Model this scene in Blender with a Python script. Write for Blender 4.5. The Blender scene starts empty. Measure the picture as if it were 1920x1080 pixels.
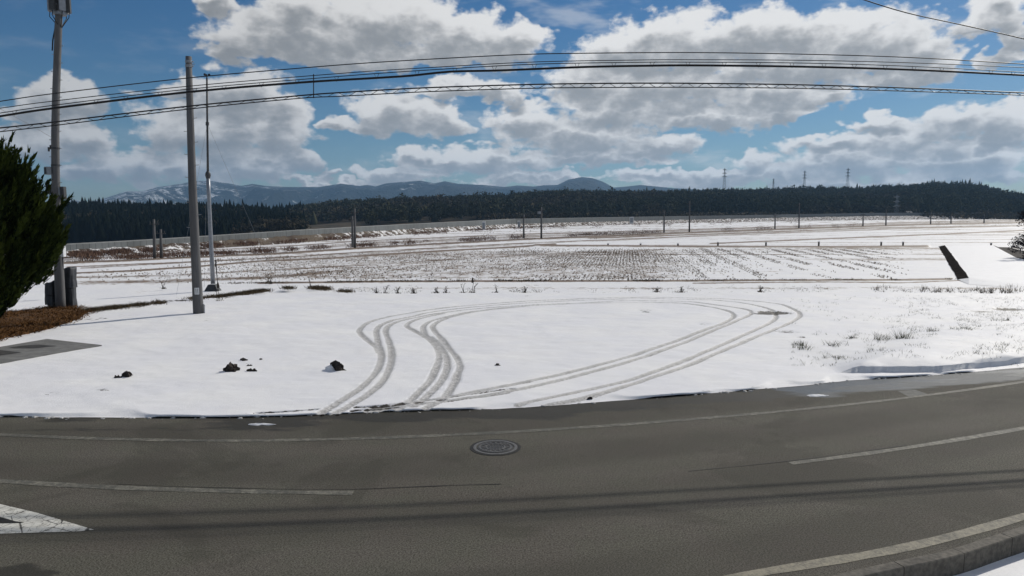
import bpy, math, random
import numpy as np
from mathutils import Vector
R = math.radians
random.seed(7); rng = np.random.default_rng(11)
scene = bpy.context.scene
C = scene.collection

# ---------------------------------------------------------------- camera
F, CX, CY, HOR, H = 1350.0, 960.0, 540.0, 402.0, 4.2      # photo pixels (1920x1080), camera height in metres
PITCH = math.atan((CY - HOR) / F)
cd = bpy.data.cameras.new('camera'); cam = bpy.data.objects.new('camera', cd); C.objects.link(cam)
cd.sensor_width = 36; cd.lens = 36 * F / 1920; cd.clip_start = .1; cd.clip_end = 40000
cam.location = (0, 0, H); cam.rotation_euler = (R(90) - PITCH, 0, 0)
scene.camera = cam

# ---------------------------------------------------------------- sun, sky, exposure
SUN_EL, SUN_AZ = R(33), R(46)          # azimuth measured from the view axis to the right
sd = bpy.data.lights.new('sun', 'SUN'); so = bpy.data.objects.new('sun', sd); C.objects.link(so)
sd.energy = 3.7; sd.angle = R(.53); sd.color = (1, .942, .845)
sdir = Vector((math.sin(SUN_AZ) * math.cos(SUN_EL), math.cos(SUN_AZ) * math.cos(SUN_EL), math.sin(SUN_EL)))
so.rotation_euler = sdir.to_track_quat('Z', 'Y').to_euler(); so.location = sdir * 60
vs = scene.view_settings
vs.view_transform = 'Standard'; vs.look = 'None'; vs.exposure = 0.0; vs.gamma = 1; vs.use_curve_mapping = False

world = bpy.data.worlds.new('World'); scene.world = world; world.use_nodes = True
SKY_STRENGTH = 0.085
CLOUDS = [  # centre x, y, half width, half height in photo pixels: turned into azimuth / elevation below
 (560,62,180,58),(715,38,165,62),(860,68,120,52),(965,78,72,46),(560,15,90,40),(445,92,70,28),(412,6,42,18),(640,104,200,24),(850,108,150,20),
 (1180,92,112,52),(1290,72,120,58),(1430,62,130,50),(1590,62,130,52),(1690,80,100,58),(1770,122,58,40),(1480,118,260,42),(1700,140,120,22),
 (1105,152,112,38),(1260,160,160,42),(1450,176,150,32),(1560,172,66,26),(1150,200,125,38),(1330,218,190,30),(1480,212,60,22),
 (985,222,75,34),(1080,250,150,38),(1220,272,100,22),(900,300,200,26),(750,326,110,18),(1130,292,160,20),(800,296,100,14),(1010,330,150,12),
 (870,166,112,22),(750,212,110,40),(830,232,78,30),(632,232,28,18),(940,176,50,22),(700,240,60,24),
 (450,176,108,50),(525,226,76,62),(395,240,140,58),(290,312,130,36),(450,305,125,46),(545,296,66,28),(330,170,70,20),
 (130,182,88,42),(55,205,60,44),(120,262,92,48),(190,322,70,22),(20,270,60,30),
 (1800,228,100,34),(1700,258,130,32),(1885,226,60,38),(1550,270,110,20),(1600,298,165,34),(1805,300,150,40),(1415,304,60,24),(1245,328,90,16),(1350,330,125,18),(1480,326,130,24),(1880,335,90,20),
 (1860,26,88,44),(1905,62,50,38),(1892,106,34,18),(1822,52,40,16),
 (562,338,52,9),(610,326,36,9),(1660,345,80,14),(1300,341,150,13),(1760,332,170,20),(1560,338,130,15),(690,346,110,9),(980,340,120,9),(1880,262,80,20),(1640,232,70,18),(1130,120,70,26),
]
def pix_dir(px, py):
    u, v = (px - CX) / F, (CY - py) / F
    d = np.array([u, math.cos(PITCH) + v * math.sin(PITCH), v * math.cos(PITCH) - math.sin(PITCH)])
    return d / np.linalg.norm(d)
def build_sky():
    nt = world.node_tree; N = nt.nodes; L = nt.links; N.clear()
    def math_(op, a, b=None, c=None, tree=nt, clamp=False):
        n = tree.nodes.new('ShaderNodeMath'); n.operation = op; n.use_clamp = clamp
        for i, v in enumerate((a, b, c)):
            if v is None: continue
            if isinstance(v, (int, float)): n.inputs[i].default_value = v
            else: tree.links.new(v, n.inputs[i])
        return n.outputs[0]
    def vec_(op, a, b=None, tree=nt, out=0):
        n = tree.nodes.new('ShaderNodeVectorMath'); n.operation = op
        for i, v in enumerate((a, b)):
            if v is None: continue
            if isinstance(v, (tuple, list)): n.inputs[i].default_value = v
            else: tree.links.new(v, n.inputs[i])
        return n.outputs[out]
    def noise_(vec, scale, detail, rough, tree=nt):
        n = tree.nodes.new('ShaderNodeTexNoise'); n.inputs['Scale'].default_value = scale
        n.inputs['Detail'].default_value = detail; n.inputs['Roughness'].default_value = rough
        tree.links.new(vec, n.inputs['Vector']); return n
    def smooth_(v, a, b, o0=0., o1=1., tree=nt):
        n = tree.nodes.new('ShaderNodeMapRange'); n.interpolation_type = 'SMOOTHSTEP'
        n.inputs[1].default_value = a; n.inputs[2].default_value = b; n.inputs[3].default_value = o0; n.inputs[4].default_value = o1
        tree.links.new(v, n.inputs[0]); return n.outputs[0]
    def noise2(vec, scale, detail, rough, tree=nt):
        n = noise_(vec, scale, detail, rough, tree); n.noise_dimensions = '2D'; return n.outputs['Fac']
    # groups: cloud body (smooth union of ellipses) and its flat grey base (the same ellipses sunk by part of their height)
    def union(name, sink, kx, ky, soft):
        g = bpy.data.node_groups.new(name, 'ShaderNodeTree')
        g.interface.new_socket('P', in_out='INPUT', socket_type='NodeSocketVector'); g.interface.new_socket('Field', in_out='OUTPUT', socket_type='NodeSocketFloat')
        gi = g.nodes.new('NodeGroupInput'); go = g.nodes.new('NodeGroupOutput'); P = gi.outputs[0]; acc = None
        for cx, cy, rx, ry in CLOUDS:
            d = pix_dir(cx, cy + sink * ry); az, el = math.atan2(d[0], d[1]), math.asin(d[2]); k = math.cos(az)      # angular size shrinks off axis
            sx_, sy_ = F / (rx * kx) / k / k, F / (ry * ky) / k
            n = g.nodes.new('ShaderNodeVectorMath'); n.operation = 'MULTIPLY_ADD'; g.links.new(P, n.inputs[0]); n.inputs[1].default_value = (sx_, sy_, 0); n.inputs[2].default_value = (-az * sx_, -el * sy_, 0)
            f = vec_('DOT_PRODUCT', n.outputs[0], n.outputs[0], g, out=1)
            acc = f if acc is None else math_('SMOOTH_MIN', acc, f, soft, g)
        g.links.new(math_('MAXIMUM', math_('SUBTRACT', 1.0, acc, tree=g), -1.4, tree=g), go.inputs[0]); return g
    g = union('cloud_body', 0, 1, 1, .28); gb = union('cloud_base', .62, .92, .72, .15)
    # direction -> azimuth, elevation
    tc = N.new('ShaderNodeTexCoord'); sx = N.new('ShaderNodeSeparateXYZ'); L.new(vec_('NORMALIZE', tc.outputs['Generated']), sx.inputs[0])
    az = math_('ARCTAN2', sx.outputs[0], sx.outputs[1]); el = math_('ARCSINE', sx.outputs[2])
    cb = N.new('ShaderNodeCombineXYZ'); L.new(az, cb.inputs[0]); L.new(el, cb.inputs[1]); P0 = cb.outputs[0]
    st = vec_('MULTIPLY', P0, (1, 1.6, 1))
    wx = math_('MULTIPLY', math_('SUBTRACT', noise2(st, 17, 3, .55), .5), .075)
    wy = math_('MULTIPLY', math_('SUBTRACT', noise2(vec_('ADD', st, (7.3, 2.1, 0)), 21, 3, .55), .5), .040)
    wv = N.new('ShaderNodeCombineXYZ'); L.new(wx, wv.inputs[0]); L.new(wy, wv.inputs[1]); PW = vec_('ADD', P0, wv.outputs[0])
    def field(vec):
        n = N.new('ShaderNodeGroup'); n.node_tree = g; L.new(vec, n.inputs[0]); return n.outputs[0]
    def base(vec):
        n = N.new('ShaderNodeGroup'); n.node_tree = gb; L.new(vec, n.inputs[0]); return n.outputs[0]
    # beyond the modelled part of the sky the same kind of broken cloud goes on
    wide = math_('MULTIPLY', math_('SUBTRACT', noise2(vec_('MULTIPLY', P0, (1, 2.2, 1)), 4.2, 3, .5), .52), 7.0)
    m = math_('MAXIMUM', smooth_(math_('ABSOLUTE', az), R(37), R(46)), smooth_(el, R(18.5), R(25)))
    def lerp(f, a, b):
        n = N.new('ShaderNodeMix'); L.new(f, n.inputs[0]); L.new(a, n.inputs[2]); L.new(b, n.inputs[3]); return n.outputs[0]
    n0 = noise2(st, 30, 7, .58); n1 = noise2(vec_('ADD', st, (.010, .018, 0)), 30, 4, .55)
    b0 = lerp(m, field(PW), wide)
    b1 = lerp(m, base(PW), math_('SUBTRACT', wide, .6))
    f0 = math_('ADD', b0, math_('MULTIPLY', math_('SUBTRACT', n0, .5), 1.7))
    f1 = math_('ADD', b1, math_('MULTIPLY', math_('SUBTRACT', n1, .5), 1.9))
    cover = smooth_(f0, -.10, .50)
    veil = math_('MULTIPLY', smooth_(noise2(vec_('MULTIPLY', P0, (1, 3.2, 1)), 7, 4, .6), .50, .76), smooth_(az, R(-30), R(20), .12, .42))
    cover = math_('MAXIMUM', cover, veil)
    cover = math_('MULTIPLY', cover, smooth_(el, R(-2), R(.3)))
    tau = smooth_(f1, -.62, 1.38)
    ramp = N.new('ShaderNodeValToRGB'); L.new(tau, ramp.inputs[0]); cr = ramp.color_ramp; cr.interpolation = 'B_SPLINE'
    cr.elements[0].position = 0.0; cr.elements[0].color = (.86, .85, .835, 1)
    cr.elements[1].position = 1.0; cr.elements[1].color = (.28, .288, .296, 1)
    e = cr.elements.new(.35); e.color = (.66, .65, .64, 1)
    e = cr.elements.new(.68); e.color = (.43, .432, .435, 1)
    # away from the sun the cloud tops are less dazzling
    side = smooth_(az, R(-42), R(8), .68, 1.02)
    cc = vec_('SCALE', ramp.outputs[0]); cc_n = cc.node; L.new(math_('MULTIPLY', side, 1.0 / SKY_STRENGTH), cc_n.inputs['Scale'])
    sky = N.new('ShaderNodeTexSky'); sky.sky_type = 'NISHITA'; sky.sun_disc = False
    sky.sun_elevation = SUN_EL; sky.sun_rotation = SUN_AZ; sky.air_density = 1.0; sky.dust_density = .25; sky.ozone_density = 2.5; sky.altitude = 50
    mixc = N.new('ShaderNodeMix'); mixc.data_type = 'RGBA'; L.new(cover, mixc.inputs[0])
    hs = N.new('ShaderNodeHueSaturation'); hs.inputs['Saturation'].default_value = 1.36; hs.inputs['Value'].default_value = .56; L.new(sky.outputs[0], hs.inputs['Color'])
    L.new(vec_('MULTIPLY', hs.outputs[0], (.80, .96, 1.10)), mixc.inputs[6]); L.new(cc, mixc.inputs[7])
    bg = N.new('ShaderNodeBackground'); bg.inputs[1].default_value = SKY_STRENGTH; L.new(mixc.outputs[2], bg.inputs[0])
    o = N.new('ShaderNodeOutputWorld'); L.new(bg.outputs[0], o.inputs[0])
build_sky()
world.cycles.sampling_method = 'NONE'
scene.cycles.max_bounces = 5; scene.cycles.diffuse_bounces = 2; scene.cycles.glossy_bounces = 2; scene.cycles.volume_bounces = 0

# ---------------------------------------------------------------- helpers
def at(px, py, Y):                        # the point on a pixel's ray at depth Y
    d = pix_dir(px, py); t = Y / d[1]; return np.array([d[0] * t, Y, H + d[2] * t])
def gnd(px, py, z=0.0):                   # the point where a pixel's ray meets level z
    d = pix_dir(px, py); t = (z - H) / d[2]; return np.array([d[0] * t, d[1] * t, z])
def gl(pts, z=0.0): return np.array([gnd(x, y, z) for x, y in pts])
def smooth_poly(pts, step=.25):           # Catmull-Rom through points, resampled by length
    p = np.asarray(pts, float); p = np.vstack([2 * p[0] - p[1], p, 2 * p[-1] - p[-2]]); out = []
    for i in range(1, len(p) - 2):
        n = max(2, int(np.linalg.norm(p[i + 1] - p[i]) / step)); t = np.linspace(0, 1, n, endpoint=False)[:, None]
        a, b, c, d = p[i - 1], p[i], p[i + 1], p[i + 2]
        out.append(.5 * (2 * b + (c - a) * t + (2 * a - 5 * b + 4 * c - d) * t ** 2 + (3 * b - a - 3 * c + d) * t ** 3))
    out.append(p[-2:-1]); return np.vstack(out)
def sstep(a, b, x): t = np.clip((x - a) / (b - a), 0, 1); return t * t * (3 - 2 * t)
_tab = rng.random((256, 256))
def vnoise(x, y):
    xi, yi = np.floor(x).astype(int), np.floor(y).astype(int); fx, fy = x - xi, y - yi
    fx, fy = fx * fx * (3 - 2 * fx), fy * fy * (3 - 2 * fy)
    a, b = _tab[xi & 255, yi & 255], _tab[(xi + 1) & 255, yi & 255]; c, d = _tab[xi & 255, (yi + 1) & 255], _tab[(xi + 1) & 255, (yi + 1) & 255]
    return a + (b - a) * fx + (c - a) * fy + (a - b - c + d) * fx * fy
def fbm(x, y, o=4, g=.5):
    s = 0; w = 1; t = 0
    for k in range(o): s = s + w * vnoise(x * 2 ** k + 17.3 * k, y * 2 ** k + 9.1 * k); t += w; w *= g
    return s / t
def tag(o, label=None, cat=None, group=None, kind=None):
    for k, v in (('label', label), ('category', cat), ('group', group), ('kind', kind)):
        if v: o[k] = v
    return o
def mk(name, verts, faces, mat=None, parent=None, smooth=False, attrs=None):
    me = bpy.data.meshes.new(name)
    v = np.asarray(verts, dtype=np.float32)
    if isinstance(faces, np.ndarray):
        n, k = faces.shape
        me.vertices.add(len(v)); me.vertices.foreach_set('co', v.ravel())
        me.loops.add(n * k); me.loops.foreach_set('vertex_index', faces.ravel().astype(np.int32))
        me.polygons.add(n); me.polygons.foreach_set('loop_start', np.arange(0, n * k, k, dtype=np.int32))
        me.update(calc_edges=True); me.validate()
    else:
        me.from_pydata([tuple(map(float, q)) for q in v], [], faces); me.update()
    for an, av in (attrs or {}).items():
        a = me.attributes.new(an, 'FLOAT', 'POINT'); a.data.foreach_set('value', np.asarray(av, np.float32).ravel())
    if smooth: me.polygons.foreach_set('use_smooth', np.ones(len(me.polygons), bool))
    if mat: me.materials.append(mat)
    o = bpy.data.objects.new(name, me); C.objects.link(o)
    if parent is not None: o.parent = parent
    return o
def empty(name, loc=(0, 0, 0)):
    o = bpy.data.objects.new(name, None); C.objects.link(o); o.location = tuple(loc); o.empty_display_size = .2; return o
def grid_faces(nu, nv):                   # index = i*nv + j
    i, j = np.meshgrid(np.arange(nu - 1), np.arange(nv - 1), indexing='ij'); a = (i * nv + j).ravel()
    return np.stack([a, a + nv, a + nv + 1, a + 1], 1)
class MB:                                  # collects shapes for ONE mesh
    def __init__(s): s.v = []; s.f = []
    def add(s, v, f):
        k = len(s.v); s.v += [tuple(map(float, q)) for q in v]; s.f += [tuple(i + k for i in q) for q in f]; return s
    def box(s, c, size, rz=0, taper=1):
        x, y, z = [q / 2 for q in size]; vv = []
        for dz, t in ((-z, 1), (z, taper)):
            for dx, dy in ((-x, -y), (x, -y), (x, y), (-x, y)):
                X, Y = dx * t, dy * t; vv.append((c[0] + X * math.cos(rz) - Y * math.sin(rz), c[1] + X * math.sin(rz) + Y * math.cos(rz), c[2] + dz))
        return s.add(vv, [(3, 2, 1, 0), (4, 5, 6, 7), (0, 1, 5, 4), (1, 2, 6, 5), (2, 3, 7, 6), (3, 0, 4, 7)])
    def tube(s, pts, rad, n=8, cap=True):
        p = [Vector(map(float, q)) for q in pts]; rr = rad if hasattr(rad, '__len__') else [rad] * len(p); vv = []; ff = []; ref = None
        for i, q in enumerate(p):
            t = (p[min(i + 1, len(p) - 1)] - p[max(i - 1, 0)]).normalized()
            if ref is None: ref = Vector((1, 0, 0)) if abs(t.x) < .8 else Vector((0, 0, 1))
            a = (ref - t * ref.dot(t)).normalized(); b = t.cross(a); ref = a
            for k in range(n):
                w = 2 * math.pi * k / n; vv.append(q + (a * math.cos(w) + b * math.sin(w)) * rr[i])
        for i in range(len(p) - 1):
            for k in range(n): ff.append((i * n + k, i * n + (k + 1) % n, (i + 1) * n + (k + 1) % n, (i + 1) * n + k))
        if cap: ff.append(tuple(range(n))[::-1]); ff.append(tuple((len(p) - 1) * n + k for k in range(n)))
        return s.add(vv, ff)
    def build(s, name, mat, parent=None, smooth=False): return mk(name, s.v, s.f, mat, parent, smooth)

# ---------------------------------------------------------------- materials
MATS = {}
class NB:
    def __init__(s, name, rough=.7, spec=.3):
        s.m = bpy.data.materials.new(name); s.m.use_nodes = True; s.t = s.m.node_tree; s.N = s.t.nodes; s.L = s.t.links
        s.b = s.N['Principled BSDF']; s.b.inputs['Roughness'].default_value = rough; s.b.inputs['Specular IOR Level'].default_value = spec
        MATS[name] = s.m; s.pos = s.N.new('ShaderNodeNewGeometry').outputs['Position']
    def val(s, v, inp):
        if isinstance(v, (int, float)): inp.default_value = v
        elif isinstance(v, (tuple, list)): inp.default_value = v if len(v) != 3 or inp.type == 'VECTOR' else (*v, 1)
        else: s.L.new(v, inp)
    def attr(s, name): n = s.N.new('ShaderNodeAttribute'); n.attribute_name = name; return n.outputs['Fac']
    def noise(s, scale, detail=4, rough=.55, vec=None, stretch=None, dist=0):
        n = s.N.new('ShaderNodeTexNoise'); n.inputs['Scale'].default_value = scale; n.inputs['Detail'].default_value = detail
        n.inputs['Roughness'].default_value = rough; n.inputs['Distortion'].default_value = dist; v = vec or s.pos
        if stretch:
            q = s.N.new('ShaderNodeVectorMath'); q.operation = 'MULTIPLY'; s.L.new(v, q.inputs[0]); q.inputs[1].default_value = stretch; v = q.outputs[0]
        s.L.new(v, n.inputs['Vector']); return n.outputs['Fac']
    def vor(s, scale, feature='F1'):
        n = s.N.new('ShaderNodeTexVoronoi'); n.feature = feature; n.inputs['Scale'].default_value = scale; s.L.new(s.pos, n.inputs['Vector']); return n.outputs[0], n.outputs.get('Color')
    def ss(s, v, a, b, o0=0., o1=1.):
        n = s.N.new('ShaderNodeMapRange'); n.interpolation_type = 'SMOOTHSTEP'
        for i, q in enumerate((v, a, b, o0, o1)): s.val(q, n.inputs[i])
        return n.outputs[0]
    def mth(s, op, a, b=None, c=None):
        n = s.N.new('ShaderNodeMath'); n.operation = op
        for i, q in enumerate((a, b, c)):
            if q is not None: s.val(q, n.inputs[i])
        return n.outputs[0]
    def mix(s, f, a, b):
        n = s.N.new('ShaderNodeMix'); n.data_type = 'RGBA'; s.val(f, n.inputs[0]); s.val(a, n.inputs[6]); s.val(b, n.inputs[7]); return n.outputs[2]
    def color(s, c): s.val(c, s.b.inputs['Base Color']); return s
    def bump(s, h, dist=.02, strength=1, prev=None):
        n = s.N.new('ShaderNodeBump'); n.inputs['Distance'].default_value = dist; n.inputs['Strength'].default_value = strength; s.L.new(h, n.inputs['Height'])
        if prev: s.L.new(prev, n.inputs['Normal'])
        s.L.new(n.outputs[0], s.b.inputs['Normal']); return n.outputs[0]
def simple(name, c, rough=.7, var=.25, scale=6, spec=.3, metal=0, stretch=None, bump=0):
    n = NB(name, rough, spec); f = n.noise(scale, 5, .6, stretch=stretch)
    n.color(n.mix(n.ss(f, .3, .7), tuple(q * (1 - var) for q in c), tuple(min(1, q * (1 + var)) for q in c))); n.b.inputs['Metallic'].default_value = metal
    if bump: n.bump(f, bump)
    return n.m
SNOW = (.80, .80, .81); EARTH = (.055, .045, .036)
def mat_lot():
    n = NB('trodden_snow', .62, .25); rut, dirt = n.attr('rut'), n.attr('dirt')
    fine, mid, big = n.noise(38, 6, .65), n.noise(3.2, 4, .55), n.noise(.45, 3, .5)
    base = n.mix(n.ss(big, .35, .7), (.78, .78, .80), (.83, .825, .82))
    tread = n.noise(16, 5, .75); rc = n.mix(n.ss(tread, .38, .62), (.28, .275, .265), (.60, .59, .58)); rc = n.mix(n.mth('MULTIPLY', n.ss(rut, .05, .4), n.ss(rut, .95, .5)), rc, (.20, .195, .185))  # rut edges painted dark: shade of the rut walls plus crushed slush
    c = n.mix(n.mth('MULTIPLY', rut, n.ss(mid, .2, .6, .7, 1)), base, rc)
    dm = n.ss(n.mth('ADD', dirt, n.mth('MULTIPLY', n.mth('SUBTRACT', n.noise(5.5, 6, .7), .5), 1.3)), .42, .60)
    c = n.mix(dm, c, n.mix(n.ss(fine, .35, .65), (.028, .027, .028), (.115, .10, .082)))
    sp = n.ss(n.noise(7, 3, .75), .735, .78, 0, .55); c = n.mix(n.mth('MULTIPLY', sp, n.ss(n.noise(.4, 2, .5), .45, .65)), c, (.12, .10, .08)); n.color(c)
    b1 = n.bump(n.noise(.9, 4, .5, stretch=(1, 1.6, 1)), .05, .5); b2 = n.bump(fine, .012, .8, b1); n.bump(n.mth('MULTIPLY', tread, rut), .03, .9, b2)
    return n.m
def mat_field():
    n = NB('field_snow', .65, .2); dirt = n.attr('dirt'); x = n.noise(2.6, 6, .7); y = n.noise(.5, 4, .6)
    f = n.mth('ADD', dirt, n.mth('MULTIPLY', n.mth('SUBTRACT', n.mth('ADD', n.mth('MULTIPLY', x, .65), n.mth('MULTIPLY', y, .35)), .5), 1.5))
    dm = n.ss(f, .36, .62)
    n.color(n.mix(dm, n.mix(n.ss(y, .3, .7), (.76, .76, .78), (.82, .82, .82)), n.mix(n.ss(x, .35, .65), (.095, .068, .050), (.27, .205, .150))))
    n.bump(x, .06, .7); return n.m
def mat_asphalt():
    n = NB('asphalt', .8, .14); wet = n.attr('wet'); fine = n.noise(40, 5, .95); mid = n.noise(7, 5, .6); big = n.noise(.5, 4, .55, stretch=(.5, 1.6, 1)); v, vc = n.vor(120)
    hue = n.noise(.9, 4, .6); g = n.mix(n.ss(big, .3, .7), n.mix(n.ss(hue, .4, .6), (.070, .066, .045), (.077, .064, .049)), n.mix(n.ss(hue, .4, .6), (.090, .085, .062), (.095, .083, .067)))
    agg = n.mix(n.ss(fine, .42, .58), n.mix(.85, g, (.010, .010, .009)), n.mix(.6, g, (.24, .23, .20)))
    g = n.mix(.72, g, agg); g = n.mix(n.ss(mid, .55, .75, 0, .35), g, (.045, .043, .038))
    sp = n.noise(22, 2, .9); g = n.mix(n.ss(sp, .70, .75, 0, .7), g, (.36, .34, .30))
    w = n.ss(n.mth('ADD', wet, n.mth('MULTIPLY', n.mth('SUBTRACT', n.noise(1.1, 5, .6, stretch=(.45, 1.5, 1)), .5), 1.6)), .40, .62)
    ln = n.attr('lane'); tr = n.mth('MULTIPLY', n.ss(n.mth('ABSOLUTE', n.mth('SINE', n.mth('MULTIPLY', ln, 12.5))), .35, .95), n.ss(n.noise(.35, 3, .6), .3, .6, .4, 1))
    g = n.mix(n.mth('MULTIPLY', tr, .46), g, (.050, .046, .038)); g = n.mix(n.ss(n.noise(.28, 4, .65, dist=.8), .53, .60, 0, .36), g, (.045, .043, .034))
    g = n.mix(n.mth('MULTIPLY', w, .70), g, (.026, .024, .019)); ic = n.ss(n.mth('ADD', n.attr('ice'), n.mth('MULTIPLY', n.mth('SUBTRACT', n.noise(.8, 4, .6, stretch=(.5, 1.4, 1)), .5), 1.2)), .35, .6)
    g = n.mix(n.mth('MULTIPLY', ic, .55), g, (.15, .17, .19)); n.color(g)
    n.val(n.mth('SUBTRACT', n.ss(w, 0, 1, .86, .62), n.mth('MULTIPLY', ic, .2)), n.b.inputs['Roughness'])
    n.bump(fine, .004, .8, n.bump(mid, .006, .5)); return n.m
def mat_paint(name='worn_paint', lo=.50, hi=.80, c=(.29, .275, .22)):
    n = NB(name, .75, .3); f = n.noise(9, 6, .8); g = n.noise(40, 3, .85); h = n.noise(1.3, 3, .6)
    k = n.ss(n.mth('ADD', n.mth('ADD', n.mth('MULTIPLY', f, .6), n.mth('MULTIPLY', g, .25)), n.mth('MULTIPLY', h, .3)), lo, hi)
    n.color(n.mix(k, (.075, .073, .062), c)); n.bump(g, .004, .6); return n.m
def mat_hill():
    n = NB('hill_ground', .9, .1); snow = n.attr('snow'); x = n.noise(.05, 5, .6); y = n.noise(.25, 5, .7)
    f = n.ss(n.mth('ADD', snow, n.mth('MULTIPLY', n.mth('SUBTRACT', y, .5), 1.2)), .45, .6)
    n.color(n.mix(f, n.mix(n.ss(x, .35, .65), (.040, .036, .026), (.095, .075, .050)), (.74, .75, .78))); return n.m
def mat_mountain():
    n = NB('mountain_forest_snow', .9, .05); sn = n.attr('snow'); x = n.noise(.0065, 6, .66); y = n.noise(.02, 5, .7, stretch=(1, 1, .35)); z = n.noise(.0011, 4, .6)
    f = n.ss(n.mth('ADD', sn, n.mth('ADD', n.mth('MULTIPLY', n.mth('SUBTRACT', x, .5), 1.1), n.mth('MULTIPLY', n.mth('SUBTRACT', y, .5), 1.0))), .55, .80)
    n.color(n.mix(f, n.mix(n.ss(z, .35, .65), (.012, .017, .019), (.028, .030, .030)), (.55, .58, .62))); n.bump(x, 140, 1.0); return n.m
def mat_leaf(name, a, b, rough=.7, scale=.35, transl=0):
    n = NB(name, .9, .0); s = n.attr('shade'); n.color(n.mix(s, a, b)); return n.m
def mat_embank():
    n = NB('embankment_scrub', .9, .1); s = n.attr('snow'); x = n.noise(.9, 5, .7); y = n.noise(.23, 3, .6)
    f = n.ss(n.mth('ADD', s, n.mth('MULTIPLY', n.mth('SUBTRACT', x, .5), 2.2)), .40, .56)
    n.color(n.mix(f, n.mix(n.ss(y, .35, .65), (.075, .055, .045), (.14, .115, .09)), (.78, .78, .79))); n.bump(x, .5, .8); return n.m
M_lot, M_field, M_asph, M_paint, M_hill, M_mtn, M_emb = mat_lot(), mat_field(), mat_asphalt(), mat_paint(), mat_hill(), mat_mountain(), mat_embank()
def mat_chevron():
    n = NB('white_paint_cracked', .75, .3); v, _ = n.vor(2.3, 'DISTANCE_TO_EDGE'); w, _ = n.vor(7.5, 'DISTANCE_TO_EDGE'); f = n.noise(7, 6, .75); g = n.noise(30, 4, .85)
    edge = n.mth('MULTIPLY', n.ss(n.mth('ADD', v, n.mth('MULTIPLY', n.mth('SUBTRACT', f, .5), .06)), .0, .022), n.ss(n.mth('ADD', w, n.mth('MULTIPLY', f, .09)), .045, .065))
    k = n.mth('MULTIPLY', edge, n.ss(n.mth('ADD', n.mth('MULTIPLY', f, .6), n.mth('MULTIPLY', g, .4)), .37, .47))
    n.color(n.mix(k, (.05, .048, .043), n.mix(n.ss(f, .35, .65), (.50, .49, .44), (.62, .61, .56)))); n.bump(g, .006, .7); return n.m
M_white = mat_chevron()
M_snow = simple('plain_snow', SNOW, .65, .04, 1.5, .2, bump=.02)
M_conc = simple('pole_concrete', (.105, .105, .108), .8, .16, 5, stretch=(1, 1, .15))
M_conc2 = simple('kerb_concrete', (.115, .105, .088), .85, .3, 14, bump=.004)
M_steel = simple('galvanised_steel', (.24, .255, .28), .45, .12, 9, .5, .6)
M_dark = simple('dark_metal', (.045, .048, .052), .55, .3, 8)
M_black = simple('black_cable', (.012, .012, .013), .5, .2, 8)
M_whitep = simple('white_paint', (.62, .64, .66), .5, .08, 6)
M_iron = simple('cast_iron', (.075, .072, .068), .55, .45, 30, .4, .4, bump=.003)
M_iron2 = simple('worn_iron', (.15, .145, .135), .5, .35, 40, .4, .4, bump=.003)
M_stone = simple('weathered_stone', (.11, .115, .125), .85, .5, 5, bump=.04)
M_slab = simple('slab_concrete', (.16, .16, .155), .85, .2, 4, bump=.004)
M_slab_shadow = simple('slab_shadow', (.05, .048, .046), .7, .3, 6)
M_earth = simple('dark_earth', (.045, .038, .034), .9, .5, 9, .1, bump=.03)
M_straw = mat_leaf('dry_straw', (.030, .024, .017), (.15, .115, .072))
M_stub = mat_leaf('rice_stubble', (.085, .060, .041), (.29, .215, .14))
M_reed = mat_leaf('dry_reeds', (.075, .045, .038), (.20, .13, .095))
M_needle = mat_leaf('fallen_needles', (.050, .026, .012), (.20, .105, .045))
M_grass = mat_leaf('winter_grass', (.030, .040, .020), (.12, .12, .060))
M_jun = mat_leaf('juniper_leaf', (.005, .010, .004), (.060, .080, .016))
M_bush = mat_leaf('dark_bush_leaf', (.014, .016, .018), (.045, .042, .045))
M_cedar = mat_leaf('cedar_leaf', (.004, .006, .005), (.014, .018, .012))
M_hillw = mat_leaf('hill_wood_leaf', (.028, .034, .025), (.090, .088, .054))
M_bare = mat_leaf('bare_wood_crown', (.040, .036, .025), (.115, .098, .066))
M_bark = simple('bark', (.06, .045, .033), .9, .3, 12, .1)
M_wall = simple('wall_panel', (.15, .162, .165), .8, .12, .9, .2, stretch=(1, 1, .3))
M_wall2 = simple('wall_coping', (.26, .27, .27), .8, .1, 1)
M_lattice = simple('pylon_steel', (.17, .19, .21), .6, .1, 1, .3, .3)
M_house = simple('pale_house_wall', (.30, .31, .32), .8, .08, 1)

# ---------------------------------------------------------------- near ground, road
ROAD_FAR = [(-520,752),(-200,772),(0,780),(150,783),(300,785),(480,783),(600,779),(700,774),(850,769),(960,765),(1100,755),(1250,744),(1400,732),(1500,724),(1590,714),(1700,708),(1800,700),(1920,689),(2150,664),(2500,622)]
far = smooth_poly(gl(ROAD_FAR), .3)
far[:, 1] += .10 * (fbm(far[:, 0] * .7 + 50, far[:, 0] * 0, 2) - .5) + .07 * (fbm(far[:, 0] * 1.3, far[:, 0] * 0, 3) - .5) + .05 * (fbm(far[:, 0] * 5, far[:, 0] * 0 + 5, 2) - .5)
KERB_IN = [(-900,1190),(0,1262),(700,1252),(1250,1172),(1631,1080),(1797,1043),(1914,1005),(2300,880),(2700,790)]
near = smooth_poly(gl(KERB_IN), .3)
def y_on(poly, x): return np.interp(x, poly[:, 0], poly[:, 1])
xs = np.linspace(-34, 46, 200)
nv = 60; V = []; W = []; LN = []; IC = []
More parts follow.
